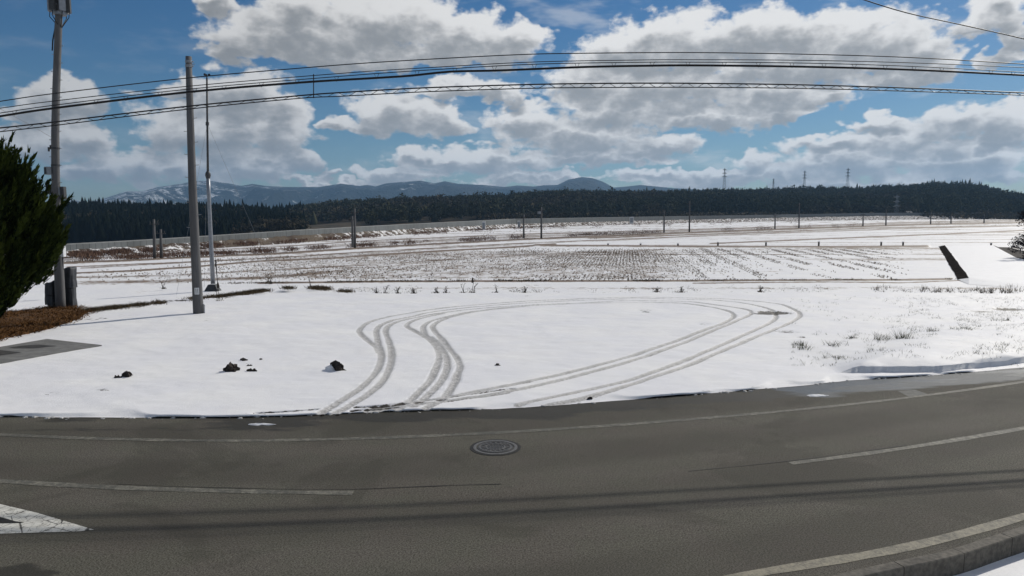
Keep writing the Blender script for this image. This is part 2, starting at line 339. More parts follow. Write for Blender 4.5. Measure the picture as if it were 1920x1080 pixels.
for x in xs:
    y0, y1 = y_on(near, x), y_on(far, x) + .35
    for t in np.linspace(0, 1, nv):
        yy = y0 + (y1 - y0) * t; V.append((x, yy, .0)); W.append(sstep(2.0, .1, y1 - .35 - yy) * .80); LN.append((y1 - .35 - yy) / (y1 - .35 - y0)); IC.append(sstep(1.9, .2, y1 - .35 - yy) * sstep(5.5, 7.5, x) * sstep(20, 13, x))
V = np.array(V)
W = np.array(W) * (.55 + .45 * sstep(-9, -2, V[:, 0]) * sstep(13, 6, V[:, 0]) + .0)
for px, py, r in ((30,1075,.6),(60,1082,.5)):       # dark patch at the near edge, added to the same mask
    q = gnd(px, py); W = np.maximum(W, .75 * sstep(r, r * .4, np.hypot(V[:, 0] - q[0], (V[:, 1] - q[1]) * 1.6)))
road = mk('road', V, grid_faces(len(xs), nv), M_asph, attrs={'wet': W, 'lane': LN, 'ice': IC}); tag(road, 'curved olive grey asphalt road', kind='structure')
gx = np.array([-120, 120]); 
grd = mk('ground', [(-160, -30, -.24), (160, -30, -.24), (160, 60, -.24), (-160, 60, -.24)], [(0, 1, 2, 3)], M_snow); tag(grd, kind='structure')

def ribbon(name, px, width, mat, z, parent=None, zbase=0, step=.3, jag=0):
    p = smooth_poly(gl(px, zbase), step); t = np.gradient(p[:, :2], axis=0); t /= np.linalg.norm(t, axis=1)[:, None]; nrm = np.stack([-t[:, 1], t[:, 0]], 1)
    w = width / 2 * (1 + jag * (fbm(np.arange(len(p)) * .7, np.zeros(len(p)), 2) - .5)); a, b = p.copy(), p.copy(); a[:, :2] += nrm * w[:, None] if hasattr(w, '__len__') else nrm * w; b[:, :2] -= nrm * w[:, None]
    v = np.empty((2 * len(p), 3)); v[0::2] = a; v[1::2] = b; v[:, 2] = z
    f = [(2 * i, 2 * i + 1, 2 * i + 3, 2 * i + 2) for i in range(len(p) - 1)]
    return mk(name, v, f, mat, parent)
ribbon('edge_line', [(-300,795),(-100,809),(0,815),(200,823),(450,826.5),(700,821.5),(900,813),(1100,801),(1300,786),(1500,768),(1700,746),(1920,716),(2200,672)], .15, M_paint, .004, road, jag=.5)
ribbon('centre_line', [(-260,873),(-100,892),(0,902),(200,913.5),(400,920),(560,923.5),(662,924.5)], .16, M_paint, .004, road, jag=.6)
ribbon('centre_line', [(1482,869),(1600,854),(1750,832),(1920,803),(2150,760)], .16, M_paint, .004, road, jag=.6)
ribbon('edge_line', [(900,1170),(1150,1130),(1392,1080),(1535,1056),(1710,1024),(1914,970),(2200,880)], .17, mat_paint('worn_edge_paint', .40, .70, (.28, .255, .19)), .004, road, jag=.5)
M_tar = simple('tar_crack', (.018, .017, .015), .7, .2, 10)
ribbon('crack', [(220,908),(300,911.5),(420,915),(560,918),(660,918),(760,914),(860,910),(940,908)], .016, M_tar, .007, road, jag=1.6)
ribbon('crack', [(1290,884),(1370,876),(1440,869),(1520,860),(1600,849),(1700,835)], .020, M_tar, .007, road, jag=1.6)
# cracked white chevron painted at the mouth of the side road
ch = [(-160,892),(0,945.5),(70,962),(176,993.5),(150,996.5),(0,1001),(-160,1003)]
p = gl(ch); p[:, 2] = .004; cv = mk('painted_chevron', p, [tuple(range(len(p)))], M_white, road)
cv['label'] = 'cracked white painted triangle tip'
p = gl([(-160,940),(0,970),(28,978),(46,981),(0,982),(-160,984)]); p[:, 2] = .008; mk('chevron_gap', p, [tuple(range(len(p)))], M_tar, cv)
# pale dry patches and a strip of left-over snow on the tarmac
p = gl([(1683,733),(1716,731),(1746,741),(1706,745)]); p[:, 2] = .002
mk('concrete_patch', p, [(0, 1, 2, 3)], simple('patch_concrete', (.13, .13, .12), .85, .2, 10), road)
def lump(name, c, size, mat, seed=0, n=14, m=8, rough=.35, parent=None, flat=.0, attrs=False):
    r = np.random.default_rng(seed); V = []; ph = r.random(12) * 6.3
    for i in range(n):
        for j in range(m + 1):
            a = 2 * math.pi * i / n; e = -.25 + (math.pi / 2 + .25) * j / m
            k = 1 + rough * (.45 * math.sin(2 * a + ph[0]) + .4 * math.sin(3 * a + 2 * e + ph[1]) + .35 * math.sin(5 * a - 3 * e + ph[2]) + .3 * math.sin(7 * a + 5 * e + ph[3])) + rough * .35 * (r.random() - .5)
            if j == m: k = 1 + rough * .4 * math.sin(ph[4])
            V.append((c[0] + size[0] / 2 * k * math.cos(a) * math.cos(e), c[1] + size[1] / 2 * k * math.sin(a) * math.cos(e), c[2] + size[2] * k * math.sin(e)))
    Fc = [(i * (m + 1) + j, ((i + 1) % n) * (m + 1) + j, ((i + 1) % n) * (m + 1) + j + 1, i * (m + 1) + j + 1) for i in range(n) for j in range(m)]
    return mk(name, V, Fc, mat, parent)
for px, py, w, d, lab in ((1532,742,.55,.16,'thin strip of leftover snow on the tarmac beyond the far edge line'),(490,796,.5,.14,'small sliver of leftover ice on tarmac below the white snow edge')):
    q = gnd(px, py); o = lump('snow_remnant', (q[0], q[1], 0), (w, d, .022), M_snow, int(px), rough=.3); tag(o, lab, 'snow patch')
p = gl([(1878,704),(1930,697),(2010,690),(2010,700),(1930,708)]); p[:, 2] = .002
mk('pale_patch', p, [(0, 1, 2, 3, 4)], simple('dry_tarmac', (.26, .26, .25), .85, .15, 8), road)

# manhole: ring frame, lid and plain tread studs
q = gnd(929, 839); mh = empty('manhole_cover', (q[0], q[1], 0)); tag(mh, 'round cast iron manhole cover set in the asphalt road', 'manhole')
def disc(r0, r1, z, mat, name, parent, n=48, h=.012):
    V = []; Fc = []
    for k in range(n):
        a = 2 * math.pi * k / n
        for r, zz in ((r0, z), (r1, z), (r1, z - h)): V.append((r * math.cos(a), r * math.sin(a), zz))
    for k in range(n):
        m = (k + 1) % n; Fc += [(3 * k, 3 * k + 1, 3 * m + 1, 3 * m), (3 * k + 1, 3 * k + 2, 3 * m + 2, 3 * m + 1)]
    if r0 == 0: Fc = [(3 * k + 1, 3 * ((k + 1) % n) + 1, 0) for k in range(n)] + [(3 * k + 1, 3 * k + 2, 3 * ((k + 1) % n) + 2, 3 * ((k + 1) % n) + 1) for k in range(n)]
    return mk(name, V, Fc, mat, parent)
disc(.40, .46, .006, M_tar, 'bedding_ring', mh); disc(.345, .40, .010, M_iron2, 'frame', mh); lid = disc(0, .325, .008, M_iron, 'lid', mh)
disc(.27, .295, .016, M_iron2, 'rim_ring', lid); disc(.16, .18, .016, M_iron2, 'inner_ring', lid)
for k in range(16):
    a = 2 * math.pi * k / 16; MB().box((.225 * math.cos(a), .225 * math.sin(a), .011), (.055, .03, .012), a).build('tread_stud', M_iron2, lid)
for k in range(-2, 3):
    for j in range(-2, 3):
        if math.hypot(k, j) < 2.4: MB().box((k * .055, j * .055, .011), (.032, .018, .012), (k + j) % 2 * 1.57).build('tread_stud', M_iron2, lid)

# kerb: blocks along the raised near edge of the road
kp = smooth_poly(gl(KERB_IN), .05); seg = np.cumsum(np.r_[0, np.linalg.norm(np.diff(kp[:, :2], axis=0), axis=1)])
kerb = empty('concrete_kerb', gnd(1797, 1043)); tag(kerb, 'weathered concrete kerb wall holding up the near road edge', 'kerb'); kl = np.array(kerb.location)
pos = 0
while pos < seg[-1] - 1.0:
    ss_ = np.linspace(pos + .006, pos + .994, 5); a = np.stack([np.interp(ss_, seg, kp[:, k]) for k in range(2)], 1)
    t = np.gradient(a, axis=0); t /= np.linalg.norm(t, axis=1)[:, None]; nn = np.stack([t[:, 1], -t[:, 0]], 1); V = []
    for k in range(5):
        for off, z in ((-.15, .014), (-.012, .014), (0, .002), (0, -.32), (-.15, -.32)): V.append((*(a[k] + nn[k] * off - kl[:2]), z))
    Fc = [(5 * k + j, 5 * k + (j + 1) % 5, 5 * k + 5 + (j + 1) % 5, 5 * k + 5 + j) for k in range(4) for j in range(5)] + [(0, 1, 2, 3, 4), (24, 23, 22, 21, 20)]
    if abs(a[2][0]) < 16: mk('kerb_block', V, Fc, M_conc2, kerb)
    pos += 1.0

# ---------------------------------------------------------------- snowy lot with tyre ruts
LOT_FAR = [(-700,575),(-200,566),(200,562),(450,555),(600,547),(680,551),(800,551),(1000,550),(1300,550),(1560,549),(1750,551),(1920,553),(2300,556),(2700,560)]
lf = smooth_poly(gl(LOT_FAR), .4)
nu, nvv = 1400, 430
ux = np.linspace(-33, 37, nu); tv = np.linspace(0, 1, nvv) ** 1.35
y0 = y_on(far, ux) + .0; y1 = y_on(lf, ux)
X = np.repeat(ux[:, None], nvv, 1); Y = y0[:, None] + (y1 - y0)[:, None] * tv[None, :]
# straighten columns towards the far side so the mesh keeps its density where the view widens
RUTS = [
 [(600,780),(618,769),(650,749),(680,728),(701,707),(713,686),(715,666),(709,645),(706,622),(716,611),(738,603),(770,596),(820,586),(900,577),(985,570),(1085,565),(1160,563),(1241,562),(1343,565),(1404,572),(1445,583),(1455,597),(1441,609),(1404,627),(1343,654),(1282,680),(1221,703),(1180,717),(1105,735),(1044,748),(972,762)],
 [(632,777),(655,765),(691,743),(716,720),(729,698),(734,679),(734,662),(729,641),(723,624),(729,613),(752,604),(800,594),(870,584),(960,576),(1060,571),(1160,570),(1262,570),(1323,576),(1364,585),(1376,595),(1364,605),(1333,617),(1282,636),(1221,658),(1160,678),(1064,703),(963,725),(881,741),(840,749),(700,769)],
 [(711,664),(704,653),(691,643),(678,631),(674,621),(689,608),(716,599),(745,593),(800,584),(850,578),(901,573),(983,567),(1085,562.5),(1180,560),(1241,559),(1323,561),(1384,564),(1455,571),(1486,581),(1500,593),(1486,605),(1455,619),(1404,640),(1343,666),(1282,692),(1221,713),(1160,733),(1105,748),(1024,762)],
 [(745,773),(765,758),(784,741),(806,718),(816,698),(823,679),(822,662),(814,647),(801,635),(794,622),(795,613),(808,605),(831,598),(880,588),(960,578),(1060,572),(1160,566.5),(1282,567.5),(1343,574),(1394,581),(1409,590),(1390,600),(1343,620),(1282,645),(1221,668),(1160,688),(1064,713),(1003,728),(942,741),(881,750),(820,759),(690,774)],
 [(775,767),(795,752),(818,730),(835,705),(839,683),(833,662),(822,648),(806,634)],
 [(800,770),(831,752),(850,726),(857,707),(863,692),(857,675),(844,658),(829,639),(814,622),(812,613),(825,604),(848,596),(900,586),(980,577)],
 [(797,634),(778,624),(764,615),(764,610),(776,604),(795,598),(830,591)],
]
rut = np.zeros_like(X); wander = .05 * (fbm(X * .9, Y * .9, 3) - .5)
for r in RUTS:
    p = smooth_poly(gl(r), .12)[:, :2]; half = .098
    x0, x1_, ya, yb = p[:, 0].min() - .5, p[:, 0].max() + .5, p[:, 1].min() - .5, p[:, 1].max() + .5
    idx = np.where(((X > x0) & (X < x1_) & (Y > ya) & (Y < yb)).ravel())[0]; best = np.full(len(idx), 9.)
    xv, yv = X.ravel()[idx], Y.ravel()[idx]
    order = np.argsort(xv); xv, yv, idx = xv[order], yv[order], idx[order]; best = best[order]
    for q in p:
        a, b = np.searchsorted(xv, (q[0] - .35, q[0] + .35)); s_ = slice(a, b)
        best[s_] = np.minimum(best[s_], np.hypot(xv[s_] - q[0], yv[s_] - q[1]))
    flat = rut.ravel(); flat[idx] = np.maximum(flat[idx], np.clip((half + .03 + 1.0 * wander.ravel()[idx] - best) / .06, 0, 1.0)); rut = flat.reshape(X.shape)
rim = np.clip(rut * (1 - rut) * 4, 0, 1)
relief = .06 * (fbm(X * .35, Y * .5, 4) - .5) + .028 * (fbm(X * 1.6, Y * 2.0, 3) - .5)
Z = .055 + relief - .034 * sstep(.1, .9, rut) + 0.008 * np.where(rut < .5, rim, 0) + .014 * rut * (fbm(X * 9, Y * 9, 2) - .5)
# bank along the road on the right: a knee-high step whose face looks at the road
bl = smooth_poly(gl([(1575,703),(1592,702.5),(1750,700),(1850,691),(1920,682),(2150,655),(2600,600)]), .3)
by = np.interp(X, bl[:, 0], bl[:, 1]); inb = sstep(bl[0, 0] - .1, bl[0, 0] + .5 + np.clip(Y - by, 0, 30) * 1.6, X + .0)
tb_ = np.clip((Y - by + .12 * (fbm(X * 1.3, Y * 0, 3) - .5)) / .75, 0, 1); step = np.where(tb_ > 0, .45 + .55 * (1 - (1 - tb_) ** 2), 0)
Z += inb * step * .30 * (1 - .9 * sstep(by + .8, by + 9, Y)) + inb * .04 * step * (fbm(X * 1.2, Y * 2.5, 3) - .5)
Z *= sstep(0, .04 + .5 * sstep(.45, .7, fbm(X * .5 + 8, X * 0, 3)), (Y - y0[:, None]) + .02)                               # lip at the tarmac
dirt = np.zeros_like(X)
for r in ([(480,779),(560,774),(592,771)],[(668,767.5),(720,764.5),(756,759.5)],[(660,773.5),(700,769.5),(742,766)],[(780,758),(830,751)],[(850,747),(900,741),(960,733)],[(845,755),(900,748.5),(950,742)]):
    p = smooth_poly(gl(r), .06)[:, :2]; w_ = (X > p[:, 0].min() - .2) & (X < p[:, 0].max() + .2) & (Y > p[:, 1].min() - .3) & (Y < p[:, 1].max() + .3); q = np.full(w_.sum(), 9.); xx, yy = X[w_], Y[w_]
    for k in p: q = np.minimum(q, np.hypot(xx - k[0], yy - k[1]))
    dirt[w_] = np.maximum(dirt[w_], .8 * sstep(.11, .03, q))
low = sstep(-2, -6, X) * sstep(.9, .15, Y - y0[:, None]) * .0; Z += low
Z = np.maximum(Z, .006); Z[:, -1] = -.36; Z[:, -2] = np.minimum(Z[:, -2], .02)
def spot(px, py, rx, ry, s):
    q = gnd(px, py); k = q[1] / F; global dirt
    d = np.hypot((X - q[0]) / (rx * k), (Y - q[1]) / (ry * k * q[1] / H)); dirt = np.maximum(dirt, s * sstep(1.15, .3, d))
for a in [(1450,589,44,4.5,.9),(1440,591,60,3,.6),(1475,625,45,5,.50),(1500,636,20,3,.5),(1320,610,22,4,.42),(1210,584,25,3,.45),(1410,553,30,2,.4),(1890,583,40,5,.75),(1840,588,50,4,.5),(1800,583,40,3,.42),(1750,577,30,3,.4),(1640,581,25,3,.38),
          (990,557,20,2,.42),(234,713,22,4,.36),(445,702,34,5,.35),(466,684,26,4,.34),(628,701,24,4,.34),(933,690,12,2,.34),(430,600,12,2,.3),(95,741,40,5,.42),(190,735,30,4,.40),(270,678,20,4,.36),(340,712,14,3,.34),(620,697,20,4,.25),(1560,676,40,7,.40),(1500,652,36,8,.36),(1580,645,40,8,.36),(1670,640,40,8,.36),(1900,620,50,8,.36),(1800,612,60,8,.33),(1700,600,60,10,.30),(1850,640,80,14,.30),(1750,660,90,12,.30),(1540,600,40,6,.28),(1650,560,160,8,.30),(1850,563,120,8,.36),
          (450,552,70,3.4,.47),(560,541,60,4,.46),(330,566,60,3.4,.50),(250,574,50,2.6,.48),(300,569,30,2,.6),(340,565,26,1.6,.62),(500,546,40,2,.6),(440,553,40,1.8,.75),(380,560,40,1.6,.7),(590,541,40,1.8,.7),(260,574,34,1.4,.75),(640,547,24,1.5,.7),(390,604,14,2,.4),(180,600,40,6,.45),(230,592,60,4,.35)]: spot(*a)
dirt = np.maximum(dirt, (.34 + .0 * X) * sstep(1.6, .2, y1[:, None] - Y))
dirt = np.maximum(dirt, .22 * sstep(8, 26, X) * sstep(19, 30, Y))
dirt = np.maximum(dirt, .30 * sstep(.35, .05, Y - y0[:, None]) * (fbm(X * .4, Y * 0 + 3, 2) > .5))
Z -= .05 * sstep(.35, .8, dirt) * (Y < y1[:, None] - .4)
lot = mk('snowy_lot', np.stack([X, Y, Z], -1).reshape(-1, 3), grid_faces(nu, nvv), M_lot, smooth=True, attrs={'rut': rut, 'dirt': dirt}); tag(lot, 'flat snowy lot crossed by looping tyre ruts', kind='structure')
def lot_z(x, y):
    i = int(np.clip(np.searchsorted(ux, x), 1, nu - 1)); j = int(np.clip(np.searchsorted(Y[i], y), 1, nvv - 1)); return float(Z[i, j])

r = np.random.default_rng(71); n = 240; sxv = r.uniform(-16, 24, n); syv = y_on(far, sxv) - np.abs(r.normal(size=n)) * .06 + .03; sz = .008 + .03 * r.random(n) ** 2.5; V = []; Fc = []
for x, y, z in zip(sxv, syv, sz):
    k = len(V); V += [(x + z * (1.5 + r.random()) * math.cos(a) * q, y + z * (1 + r.random()) * math.sin(a) * q, h) for q, h in ((1, -.004), (.7, z * .55)) for a in np.arange(5) * 1.2566 + r.random()] + [(x, y, z * .75)]
    Fc += [(k + i, k + (i + 1) % 5, k + 5 + (i + 1) % 5, k + 5 + i) for i in range(5)] + [(k + 5 + i, k + 5 + (i + 1) % 5, k + 10) for i in range(5)]
tag(mk('slush_crumbs', V, Fc, simple('dirty_slush', (.46, .45, .43), .6, .4, 30)), 'crumbs of dirty slush along the edge of the tarmac', 'slush', kind='stuff')
# ---------------------------------------------------------------- paddy plain, wall line, hills
ZP = -.14
WBASE = [(-700,520),(-300,503),(0,490),(120,484),(330,470),(560,455),(760,440),(960,428),(1180,421),(1300,418),(1500,414.3),(1700,412),(1920,411),(2200,411),(2700,411)]
WTOP = [(-700,492),(-300,478),(0,465.5),(120,459),(250,452),(330,447),(560,432),(760,421),(960,411),(1120,408),(1390,404),(1640,399.5),(1800,399),(1920,399)]
WBOT = [(-700,506),(-300,491),(0,477),(120,470),(330,457),(560,441.5),(760,430),(960,420),(1120,416),(1390,410),(1640,405),(1800,404.5),(1920,404)]
ip = lambda L_, x: np.interp(x, [a for a, b in L_], [b for a, b in L_])
def col_s(px): return (np.asarray(px) - CX) / F * math.cos(PITCH)       # x / y of a bearing
def base_Y(px): py = ip(WBASE, px); return np.array([gnd(a, b, ZP)[1] for a, b in zip(np.atleast_1d(px), np.atleast_1d(py))])
cols = np.arange(-700, 2701, 6.0); nrow = 260
s = col_s(cols); YB = base_Y(cols); YA = np.interp(s * 38, lf[:, 0], lf[:, 1])
YA = np.array([np.interp(k * 38.5, lf[:, 0], lf[:, 1]) for k in s]) - .3
inv = np.linspace(0, 1, nrow)
PY = 1 / (1 / YA[:, None] + (1 / YB - 1 / YA)[:, None] * inv[None, :]); PX = PY * s[:, None]
# image row of each vertex, used only to read off where a field begins and ends
rowpy = CY - F * np.tan(np.arctan((ZP - H) / PY) + PITCH)
colpx = np.repeat(cols[:, None], nrow, 1)
PZ = np.full_like(PX, ZP) + .05 * (fbm(PX * .15, PY * .15, 3) - .5)
D = .17 + .13 * fbm(PX * .04, PY * .12, 3) + .30 * sstep(.40, .70, fbm(PX * .018 + 3, PY * .42, 4)) * sstep(44, 60, PY)
def ridge(line, half_px, amt, lift=0.0, inten=1.0):
    global D, PZ
    lp = ip(line, colpx); inside = (colpx > line[0][0]) & (colpx < line[-1][0]); w = np.exp(-((rowpy - lp) / (half_px * 1.35)) ** 2) * inside
    D = np.maximum(D, amt * 1.2 * w * (.75 + .5 * fbm(PX * .25, PY * .25, 3))); PZ += lift * w
D1 = [(-700,545),(120,494),(290,487),(530,476),(665,466.5),(980,449.5),(1290,437),(1500,429),(1700,422),(1920,417),(2700,412)]
ridge(D1, 1.7, .78, .12)
ridge([(a, b + 6.5) for a, b in D1[1:]], 1.1, .55)
ridge([(a, b - 8 + 5 * sstep(600, 1500, np.array(a))) for a, b in D1], 5.0, .44)
ridge([(a, b - 14 + 9 * sstep(600, 1500, np.array(a))) for a, b in D1], 1.3, .55)
ridge([(-700,560),(120,514),(240,509),(372,500.5),(480,491),(620,485),(810,472),(980,463),(1045,458)], 1.4, .8, .1)
ridge([(1330,457.5),(1390,455),(1640,444.5),(1780,439),(1920,432.5),(2700,420)], 1.4, .62, .08)
ridge([(1100,447),(1320,439.5),(1500,433),(1640,427.5),(1920,423)], 1.3, .6)
ridge([(1000,461),(1120,462),(1300,463),(1560,464),(1745,462.5)], 2.0, .62, .12)
ridge([(480,531),(700,528),(960,526.5),(1300,526.5),(1500,525.5),(1690,524.5),(1795,523)], 1.5, .85, .0)
ridge([(1300,531),(1560,529),(1700,530),(1920,521)], 1.2, .6)
ridge([(650,541),(1000,540),(1300,541),(1600,540),(1920,541)], 3.0, .36)
ridge([(120,520),(300,517),(500,507),(760,492),(1000,478),(1250,468)], 3.0, .46)
ridge([(120,531),(300,528),(500,520),(640,508)], 4.5, .47)
ridge([(140,503),(400,489),(700,473),(1000,456),(1250,446)], 2.0, .46)
# the stubble parcels
par = sstep(330, 520, colpx) * sstep(1430, 1230, colpx) * sstep(466, 472, rowpy - 12 * sstep(900, 350, colpx)) * sstep(527, 521, rowpy)
D = np.maximum(D, par * (.38 + .16 * fbm(PX * .06, PY * .2, 3)))
par2 = sstep(1150, 1300, colpx) * sstep(1760, 1640, colpx) * sstep(463, 466, rowpy) * sstep(476, 470, rowpy); D = np.maximum(D, par2 * .38)
ang = R(9.0); rowc = PX * math.cos(ang) - PY * math.sin(ang)
plain = mk('paddy_field', np.stack([PX, PY, PZ], -1).reshape(-1, 3), grid_faces(len(cols), nrow), M_field, smooth=True, attrs={'dirt': D}); tag(plain, 'snow dusted rice paddies with dry dikes', kind='structure')

# raised snow-covered plot with a bare earth face
zt = .05
top = gl([(1772,460.5),(1858,460.5),(1890,476),(1960,505),(2100,560)], zt)
fl = gl([(1817,521)], zt)[0]; rb = gl([(2080,522)], zt)[0]
bk_l, bk_r = gl([(1772,460)], zt)[0], gl([(1862,460)], zt)[0]
b1, b2 = gl([(1760,462)], ZP + .03)[0], gl([(1796,524)], ZP + .03)[0]
fr = gl([(2080,552)], ZP)[0]; ff = gl([(1816,533)], ZP)[0]; mid = gl([(1905,483)], zt)[0]; mid0 = gl([(1925,484)], ZP - .2)[0]; bkr0 = gl([(1870,462)], ZP - .2)[0]; far_r = gl([(2080,560)], zt)[0]
plot = empty('field_plot', b2); tag(plot, 'snow covered field plot with a dark earth ditch along one side', 'field plot'); pl = np.array(plot.location)
mk('snow_top', np.array([bk_l, fl, rb, mid, bk_r]) - pl, [(0, 1, 2, 3, 4)], M_snow, plot)
n_ = 24; V = []
for i in range(n_ + 1):
    t = i / n_; a = bk_l + (fl - bk_l) * t; b = b1 + (b2 - b1) * t
    for j in range(5):
        k = j / 4; q = a + (b - a) * k; q = q + np.array([.40 * (fbm(np.array([i * .9]), np.array([j * .9]), 3)[0] - .5), 0, .10 * (fbm(np.array([i * .9 + 9]), np.array([j * 1.3]), 2)[0] - .5)]) * (1 if 0 < j < 4 else .6); V.append(q - pl + (np.array([0, 0, .01]) if j == 0 else 0))
mk('earth_bank', V, grid_faces(n_ + 1, 5), simple('damp_ditch_earth', (.030, .026, .024), .95, .6, 3, .0, bump=.08), plot)
mk('front_slope', np.array([fl, ff, fr, rb]) - pl, [(0, 1, 2, 3)], M_snow, plot); mk('bank_end', np.array([fl, b2, ff]) - pl, [(0, 1, 2)], M_snow, plot)
mk('back_slope', np.array([bk_r, mid, mid0, bkr0]) - pl, [(0, 1, 2, 3)], M_earth, plot)  # dark earth colour here and on the ditch stands for snow in shadow
o = ribbon('ditch', [(1872,464),(1905,473),(1960,492),(2060,520)], 2.2, M_earth, ZP + .05, None, ZP); tag(o, kind='structure')

# hills beyond
RIDGE = [(-700,395),(-300,385),(0,378),(120,377),(300,378),(400,379),(500,384),(560,384),(620,378),(650,374),(700,374),(760,372),(800,371),(860,369),(950,364),(1000,357),(1060,354),(1150,356),(1240,355),(1320,352),(1400,352),(1500,350),(1600,349),(1700,345),(1730,340),(1800,338),(1832,340),(1870,352),(1900,359),(1960,360),(2200,364),(2700,372)]
FRONT_Y = [(-700,430),(540,430),(580,520),(960,620),(1300,640),(2700,650)]
BASE_Z = [(-700,-14),(440,-13),(560,-9),(640,-6),(760,-3.5),(960,-.5),(1300,0),(2700,0)]
RIDGE_Y = [(-700,640),(500,640),(640,1000),(960,1100),(2700,1150)]
TREE = 13.0
hc = np.arange(-700, 2701, 12.0); hs_ = col_s(hc); YBh = base_Y(hc) * 1.05 + 2; FY, RY, BZ = ip(FRONT_Y, hc), ip(RIDGE_Y, hc), ip(BASE_Z, hc)
RZ = np.array([at(a, ip(RIDGE, a), y)[2] for a, y in zip(hc, RY)]) - TREE
n1, n2, n3 = 14, 34, 12
HY = np.concatenate([YBh[:, None] + (FY - YBh)[:, None] * np.linspace(0, 1, n1)[None, :], FY[:, None] + (RY - FY)[:, None] * np.linspace(0, 1, n2 + 1)[None, 1:], RY[:, None] + np.linspace(0, 500, n3 + 1)[None, 1:]], 1)
HX = HY * hs_[:, None]
def hill_z(px, Yv):
    s1, fy, ry, bz = base_Y(px) * 1.05 + 2, ip(FRONT_Y, px), ip(RIDGE_Y, px), ip(BASE_Z, px)
    rz = np.interp(px, hc, RZ); t = np.clip((Yv - s1) / (fy - s1), 0, 1); u = np.clip((Yv - fy) / (ry - fy), 0, 1); w = np.clip((Yv - ry) / 500, 0, 1)
    z = -.5 + (bz + .5) * sstep(0, .8, t); z = z + (rz - bz) * (u ** .8); z = z - w * w * 40
    xx = Yv * col_s(px); return z + (fbm(xx * .006, Yv * .006, 3) - .5) * 14 * np.sin(math.pi * u)
HZ = hill_z(np.repeat(hc[:, None], HY.shape[1], 1).ravel(), HY.ravel()).reshape(HY.shape) if False else np.stack([hill_z(np.full(HY.shape[1], a), HY[i]) for i, a in enumerate(hc)])
hsn = np.where(HY < FY[:, None] * .99, .5, .12) * np.repeat(sstep(900, 1300, hc)[:, None], HY.shape[1], 1)
hills = mk('hills', np.stack([HX, HY, HZ], -1).reshape(-1, 3), grid_faces(len(hc), HY.shape[1]), M_hill, smooth=True, attrs={'snow': hsn}); tag(hills, 'low brown hills under the woods', kind='structure')

# far range
RANGE = [(-900,385),(-400,372),(-100,378),(60,384),(110,380),(140,374),(165,379),(195,372),(240,358),(270,358),(300,350),(345,343),(375,338),(400,339),(430,343),(455,348),(475,344),(500,348),(540,350),(600,350),(640,343.5),(675,348),(690,346),(705,349),(725,343),(760,340),(790,338),(815,343),(835,339),(860,344),(905,346),(945,350),(970,347),(1000,349),(1020,346.5),(1045,346),(1065,336),(1090,331),(1110,333),(1130,340),(1150,351),(1175,349),(1200,346),(1230,349),(1260,352),(1400,360),(1700,368),(2100,372),(2700,380)]
mcx = np.arange(-900, 2701, 5.0); YM = 5600.0; nm = 60
ms = col_s(mcx); mz = np.array([at(a, ip(RANGE, a), YM)[2] for a in mcx])
tt = np.linspace(0, 1.35, nm); MY = YM - 1900 + 1900 * tt; MX = ms[:, None] * MY[None, :] ; MYY = np.repeat(MY[None, :], len(mcx), 0)
rid = 1 - np.abs(2 * fbm(MX * .0016 + 3, MYY * .0007, 5, .55) - 1)
prof = np.where(tt < 1, tt ** 1.25, 1 - (tt - 1) * 1.3)
MZ = -10 + (mz[:, None] + 10) * prof[None, :] + (rid - .72) * 330 * np.sin(np.clip(tt, 0, 1) * math.pi)[None, :] ** .8 * sstep(0, 1, 1 - np.abs(tt - .55) * 1.2)[None, :]
cap_ = (mz[:, None] - H) * (MY / YM)[None, :] + H - 6 * (1 - np.clip(tt, 0, 1))[None, :] * 8
MZ = np.where(tt[None, :] < .999, np.minimum(MZ, cap_ - 4), MZ)
sn = .36 + .18 * sstep(620, 250, mcx)[:, None] * np.ones_like(MX) + .10 * sstep(-.2, .8, prof)[None, :] - .16 * sstep(1000, 1060, mcx)[:, None]
mtn = mk('mountains', np.stack([MX, MYY, MZ], -1).reshape(-1, 3), grid_faces(len(mcx), nm), M_mtn, smooth=True, attrs={'snow': sn}); tag(mtn, 'distant blue mountain range streaked with snow', kind='structure')
# level land under the haze, out to the range
lo = mk('far_plain', [(-9000, 1300, -70), (9000, 1300, -70), (9000, 7800, -70), (-9000, 7800, -70)], [(0, 1, 2, 3)], M_hill); tag(lo, kind='structure')

